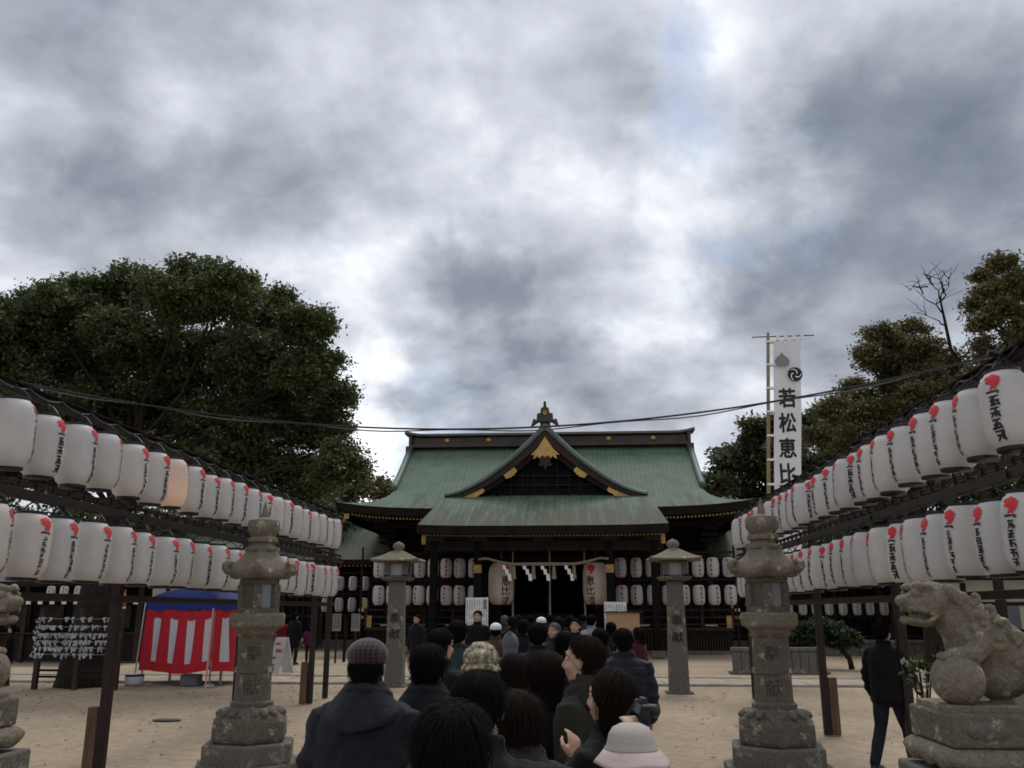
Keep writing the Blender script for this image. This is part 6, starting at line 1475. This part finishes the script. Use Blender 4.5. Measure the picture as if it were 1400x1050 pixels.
def person(px, py, Y, label, rz=0.0, hair='short', hmat=None, hat=None, hatmat=None, top=None, hood='collar', bottom=None, hands=(None, None), stride=0.0, wide=1.0, hem=0.80, puff=0.0, quilt=0.0, seed=1,
           face=False, amp=0.008, height=None, hatadd=0.0, group='visitors in the queue', own=False, voxel=None, tilt=0.0, fur=None, glasses=False):
    P = atY(px, py, Y); H = (height if height else P.z) ; s = H / (1.712 + hatadd)
    o = thing('person', label, 'person', (P.x, Y, 0), R(rz), group); o.scale = (s, s, s)
    body = cached(('body', hands, stride), lambda: body_mesh(hands, stride)); link('body', with_mat(body, SKIN) if not body.materials else body, o)
    if not body.materials: body.materials.append(SKIN)
    jk = cached(('jacket', hands, hood, wide, hem, puff, quilt, seed, amp), lambda: jacket_mesh(hands, hood, wide, hem, puff, seed, amp, quilt)); link('coat' if hem < 0.75 else 'jacket', with_mat(jk, top), o)
    if hood == 'down': link('hood', with_mat(cached(('hood', wide), lambda: hood_mesh(wide)), top), o)
    tr = cached(('tr', stride), lambda: trouser_mesh(stride)); link('trousers', with_mat(tr, bottom or DARKTROUSER), o)
    for sd in (-1, 1): sh = cached(('sh', stride, sd), lambda: shoe_mesh(stride, sd)); link('shoe', with_mat(sh, SHOE), o)
    if hair: link('hair', cached(('hair', hair, bool(hat), (hmat or HAIR_B).name, seed % 3), lambda: hair_mesh(hair, seed % 3, hmat or HAIR_B, 1500 if hat else 4200, bool(hat))), o)
    if hat: hat_object(hat, o, hatmat)
    if face:
        for sd in (-1, 1):
            e = MB().ell((sd * 0.030, 0.076, 1.590), (0.0125, 0.0095, 0.0085), seg=12, rg=8).build('eye', EYEW, o, smooth=True); MB().ell((sd * 0.030, 0.0845, 1.590), (0.0058, 0.0022, 0.0058), seg=10, rg=6).build('iris', EYED, e, smooth=True)
            MB().cap_tube([(sd * 0.014, 0.092, 1.620), (sd * 0.034, 0.090, 1.626), (sd * 0.054, 0.074, 1.616)], [0.0035, 0.004, 0.0025], 6).build('eyebrow', hmat or HAIR_B, o)
        MB().ell((0, 0.0945, 1.5095), (0.021, 0.005, 0.0022), seg=10, rg=6).build('mouth', mat('lip', (0.26, 0.10, 0.085), 0.5), o, smooth=True)
    if glasses:
        g = MB()
        for sd in (-1, 1): g.tube([(sd * 0.062, 0.088, 1.592), (sd * 0.080, 0.04, 1.592), (sd * 0.088, -0.02, 1.59), (sd * 0.086, -0.04, 1.575)], 0.0032, 6)
        for sd in (-1, 1): g.tube([Vector((sd * 0.034 + 0.026 * math.cos(a), 0.100, 1.588 + 0.018 * math.sin(a))) for a in np.linspace(0, 2 * math.pi, 17)], 0.0025, 5, cap=False)
        g.build('glasses', mat('glasses_metal', (0.15, 0.15, 0.16), 0.3, metal=0.8), o)
    if fur is not None:
        i = fur; sd = (-1, 1)[i]; S, E, Wr = arm_pts(sd, hands[i]); D = (Wr - E).normalized(); r = np.random.default_rng(5); m = MB()
        n = 420; dr = r.normal(size=(n, 3)); dr /= np.linalg.norm(dr, axis=1)[:, None]
        for k in range(n):
            q = Vector(dr[k]); base = Wr - D * (0.02 + 0.05 * r.random()) + (q - D * q.dot(D)).normalized() * 0.045; tip = base + (q + Vector((0, 0, -0.3))).normalized() * r.uniform(.02, .04); sdv = q.cross(D).normalized() * 0.004
            m.add([base - sdv, base + sdv, tip], [(0, 1, 2)])
        m.ell(Wr - D * 0.045, (0.052, 0.052, 0.052)); m.build('fur_cuff', mat('brown_fur', (0.13, 0.10, 0.075), 0.9, var=0.4, scale=40), o, fix=False)
    return o
DARKTROUSER = cloth('dark_trousers', (0.022, 0.023, 0.028), bump=0.25)
C_NAVY = cloth('navy_padded', (0.020, 0.023, 0.033), quilt=1.9, rough=0.7); C_CHAR = cloth('charcoal_wool', (0.020, 0.020, 0.023)); C_BLACK = cloth('black_coat', (0.010, 0.010, 0.012)); C_TEAL = cloth('teal_coat', (0.035, 0.058, 0.066)); C_GREY = cloth('grey_knit', (0.065, 0.068, 0.075))
C_OLIVE = cloth('olive_parka', (0.035, 0.034, 0.024)); C_PLUM = cloth('plum_grey_hoodie', (0.060, 0.052, 0.058)); C_BLUEGREY = cloth('blue_grey_hood', (0.19, 0.21, 0.24)); C_BROWN = cloth('brown_jacket', (0.11, 0.072, 0.05)); C_SUIT = cloth('navy_suit', (0.018, 0.021, 0.032), bump=0.15)
C_PUFF = cloth('navy_puffer', (0.014, 0.019, 0.032), rough=0.55, bump=0.2); C_DGREEN = cloth('dark_green_coat', (0.024, 0.026, 0.020)); C_MAROON = cloth('maroon_coat', (0.09, 0.02, 0.026)); C_WHITE = cloth('white_jacket', (0.5, 0.5, 0.52)); C_RED = cloth('red_jacket', (0.26, 0.02, 0.025)); C_MAG = cloth('magenta_jacket', (0.20, 0.02, 0.10))
C_SLATE = cloth('slate_coat', (0.045, 0.05, 0.06)); JEANS = cloth('dark_jeans', (0.022, 0.027, 0.038))
CAMO = mat('mottled_cream_knit', (0.46, 0.40, 0.29), 0.95, col2=(0.075, 0.055, 0.028), scale=30, bump=0.7, bscale=80, detail=1.5); HATGREY = mat('hat_canvas', (0.36, 0.32, 0.295), 0.85, var=0.06, bump=0.2, bscale=60); WCAP = mat('white_cap_cotton', (0.62, 0.62, 0.62), 0.8)
# --- near queue
person(505, 871, 4.2, 'man in navy hooded padded jacket and plaid cap standing beside the stone lantern', rz=-4, hair='short', hat='cap', hatmat=plaid(), top=C_NAVY, hood='down', wide=1.12, puff=0.018, quilt=0.004, amp=0.010, seed=1, hatadd=0.0)
person(620, 953, 2.05, 'person with smooth black hair seen closely from behind below the knit hat', hair='short', top=C_BLACK, hood='collar', seed=2)
person(657, 913, 3.05, 'man with short black hair, glasses and grey collar in front of the knit hat', rz=-6, hair='short', top=C_CHAR, hood='collar', seed=3, glasses=True, face=True)
person(658, 876, 4.9, 'person in mottled cream knitted hat and grey coat in the queue', hair='bob', hat='knit', hatmat=CAMO, top=C_GREY, hood='collar', seed=4, hatadd=0.03)
person(588, 878, 4.5, 'person with black hair and charcoal hooded coat beside the plaid cap man', rz=-8, hair='short', top=C_CHAR, hood='down', wide=1.08, puff=0.012, seed=5)
person(604, 858, 6.6, 'dark haired person turning aside ahead of the charcoal hooded coat', rz=-35, hair='short', top=C_BLACK, hood='collar', seed=6, face=True)
person(627, 847, 8.6, 'tall person in teal coat ahead of the knit hat', rz=-12, hair='short', top=C_TEAL, hood='collar', seed=7)
person(706, 940, 3.5, 'woman with long dark hair over a plum grey hooded top', rz=6, hair='long', hmat=HAIR_N, top=C_PLUM, hood='down', seed=8)
person(704, 892, 6.0, 'person with dark brown bob and grey coat beside the blue grey hood', hair='bob', hmat=HAIR_N, top=C_SLATE, hood='collar', seed=9)
person(746, 888, 5.0, 'person with reddish brown bob hair next to the profile man', rz=10, hair='bob', hmat=HAIR_N, top=C_BLACK, hood='scarf', seed=10)
person(796, 867, 4.7, 'man with receding hair looking sideways in a dark olive jacket', rz=68, hair='thin', hmat=HAIR_N, top=C_OLIVE, hood='down', seed=11, face=True, wide=1.05)
person(832, 911, 3.8, 'woman with long brown hair and fur cuffs clasping her hand at her chest', rz=58, hair='long', hmat=HAIR_N, top=C_DGREEN, hood='collar', hands=((-0.10, 0.13, 1.31), None), seed=12, face=True, fur=0)
person(862, 985, 3.15, 'short person in pale pink brimmed bucket hat holding up a camera', rz=-4, hair='bob', top=C_BLACK, hood='collar', hat='bucket', hatmat=HATGREY, hands=(None, (0.035, 0.40, 1.60)), seed=13, hatadd=0.012)
person(851, 858, 8.4, 'person in navy quilted puffer jacket ahead of the long haired woman', rz=6, hair='short', top=C_PUFF, hood='collar', puff=0.028, quilt=0.011, seed=14)
# --- middle of the queue
person(698, 864, 10.5, 'person wearing a pointed pale blue grey hood up in the queue', hair=None, top=C_BLUEGREY, hood='up', seed=15, hatadd=0.03)
person(735, 850, 8.8, 'man in navy suit with white collar and short black hair', hair='short', top=C_SUIT, hood='collar', seed=16)
person(678, 851, 14.0, 'person in white cap and brown jacket near the white notice board', hair='short', hat='cap', hatmat=WCAP, top=C_BROWN, hood='collar', seed=17)
person(820, 858, 9.8, 'dark coated person between the profile man and the puffer jacket', hair='short', top=C_BLACK, hood='down', seed=18)
person(771, 862, 9.4, 'person in slate coat ahead of the reddish brown bob', rz=12, hair='bob', top=C_SLATE, hood='scarf', seed=19)
mid = [(716, 846, 13, 'short', None, C_BLACK, 'dark coated person just past the blue grey hood', -10), (757, 851, 13.5, 'short', HAIR_G, C_SLATE, 'grey haired person turning to look along the queue', 140), (786, 845, 15, 'short', None, C_BLACK, 'dark jacketed man under the giant lantern on the wooden board side', 170),
       (740, 843, 17, 'short', None, C_CHAR, 'charcoal coated person wearing a white cap at the porch', 0), (700, 842, 17.5, 'short', HAIR_N, C_BLACK, 'brown haired person in black at the porch steps', 20), (764, 843, 19, 'bob', HAIR_N, C_BROWN, 'brown jacketed person with bob hair near the steps', 0),
       (809, 840, 18, 'short', None, C_WHITE, 'person in a white jacket beside the porch', -30), (725, 841, 21, 'short', None, C_SUIT, 'navy suited person directly before the steps', 0), (780, 841, 22, 'bob', HAIR_B, C_CHAR, 'charcoal coated person with bob hair before the steps', 10), (690, 841, 22.5, 'short', HAIR_G, C_SLATE, 'grey haired slate coated person close to the porch', -5),
       (835, 850, 15.5, 'short', None, C_CHAR, 'charcoal coated person in front of the wooden board', 0), (752, 840, 25, 'short', HAIR_B, C_BLACK, 'black coated person at the foot of the steps', 0), (708, 840, 26, 'bob', HAIR_N, C_MAROON, 'maroon coated person at the foot of the steps', 0), (797, 840, 26, 'short', HAIR_B, C_SLATE, 'slate coated person at the foot of the steps', 0)]
for i, (px, py, Y, hr, hm, tp, lab, rz) in enumerate(mid):
    person(px, py, Y, lab, rz=rz, hair=hr, hmat=hm, top=tp, hood='collar', seed=20 + i % 3, hat='cap' if 'white cap' in lab else None, hatmat=WCAP, face=(abs(rz) > 100), height=max(1.52, min(1.72, atY(px, py, Y).z)))
# --- people standing apart
person(653, 831, 20, 'man in black facing back towards the queue before the white notice board', rz=175, hair='short', top=C_BLACK, hood='collar', face=True, seed=20, group='visitors around the courtyard', height=1.76)
person(570, 842, 24, 'man in dark suit standing by the veranda beside the inscribed pillar', rz=150, hair='short', top=C_SUIT, hood='collar', face=True, seed=21, group='visitors around the courtyard', height=1.66)
person(871, 862, 15, 'person in maroon coat standing beside the wooden board', rz=60, hair='bob', hmat=HAIR_N, top=C_MAROON, hood='scarf', face=True, seed=22, group='visitors around the courtyard', height=1.50)
person(385, 848, 31, 'person in red jacket behind the sandwich board', rz=20, hair='short', top=C_RED, hood='collar', seed=20, group='visitors around the courtyard', height=1.58)
person(404, 842, 30.5, 'person in long black coat between red and magenta jackets', rz=-20, hair='short', top=C_BLACK, hood='collar', hem=0.6, seed=21, group='visitors around the courtyard', height=1.70)
person(424, 858, 31.5, 'small person in magenta jacket near the far frame post', rz=30, hair='bob', hmat=HAIR_N, top=C_MAG, hood='collar', seed=22, group='visitors around the courtyard', height=1.28)
person(17, 858, 21.5, 'small person in dark clothes beside the fortune paper rack', rz=100, hair='short', top=C_BLACK, hood='collar', bottom=JEANS, seed=20, group='visitors around the courtyard', height=1.42)
person(1206, 857, 10.7, 'man in black jacket and jeans walking past the lantern frame post', rz=-48, hair='short', top=C_BLACK, hood='collar', bottom=JEANS, stride=0.75, seed=21, face=True, group='visitors around the courtyard', height=1.64, hands=(None, (0.27, 0.22, 0.92)))
# --- camera held over the bucket hat
def camera_prop():
    c = atY(877, 969, 3.50); o = thing('photo_camera', 'black camera held up beside the bucket hat', 'camera', c, R(-30)); o.rotation_euler = (R(-10), R(14), R(-62)); o.scale = (0.66,) * 3
    bk = mat('camera_black', (0.012, 0.012, 0.013), 0.4, bump=0.2, scale=60)
    b = MB(); b.box((0, 0, 0), (0.125, 0.045, 0.075)); b.build('body', bk, o, bevel=0.01)
    MB().box((0, -0.005, 0.048), (0.05, 0.05, 0.032), top=(0.7, 0.7)).build('prism', bk, o, bevel=0.006)
    l = MB().lathe([(0.033, 0.0), (0.034, 0.05), (0.036, 0.055), (0.036, 0.085), (0.028, 0.088)], 22).build('lens', bk, o, smooth=True); l.rotation_euler = (R(-90), 0, 0); l.location = (0, 0.02, 0)
    MB().box((0.052, -0.012, 0.0), (0.025, 0.06, 0.07)).build('grip', bk, o, bevel=0.01); MB().box((0, -0.0235, 0), (0.07, 0.003, 0.05)).build('screen', mat('camera_screen', (0.05, 0.055, 0.06), 0.1), o)
    MB().tube([(-0.062, 0, 0.03), (-0.09, -0.02, -0.06), (-0.06, -0.05, -0.15), (0, -0.06, -0.18), (0.05, -0.04, -0.1), (0.062, 0, 0.03)], 0.006, 6).build('strap', bk, o)
camera_prop()
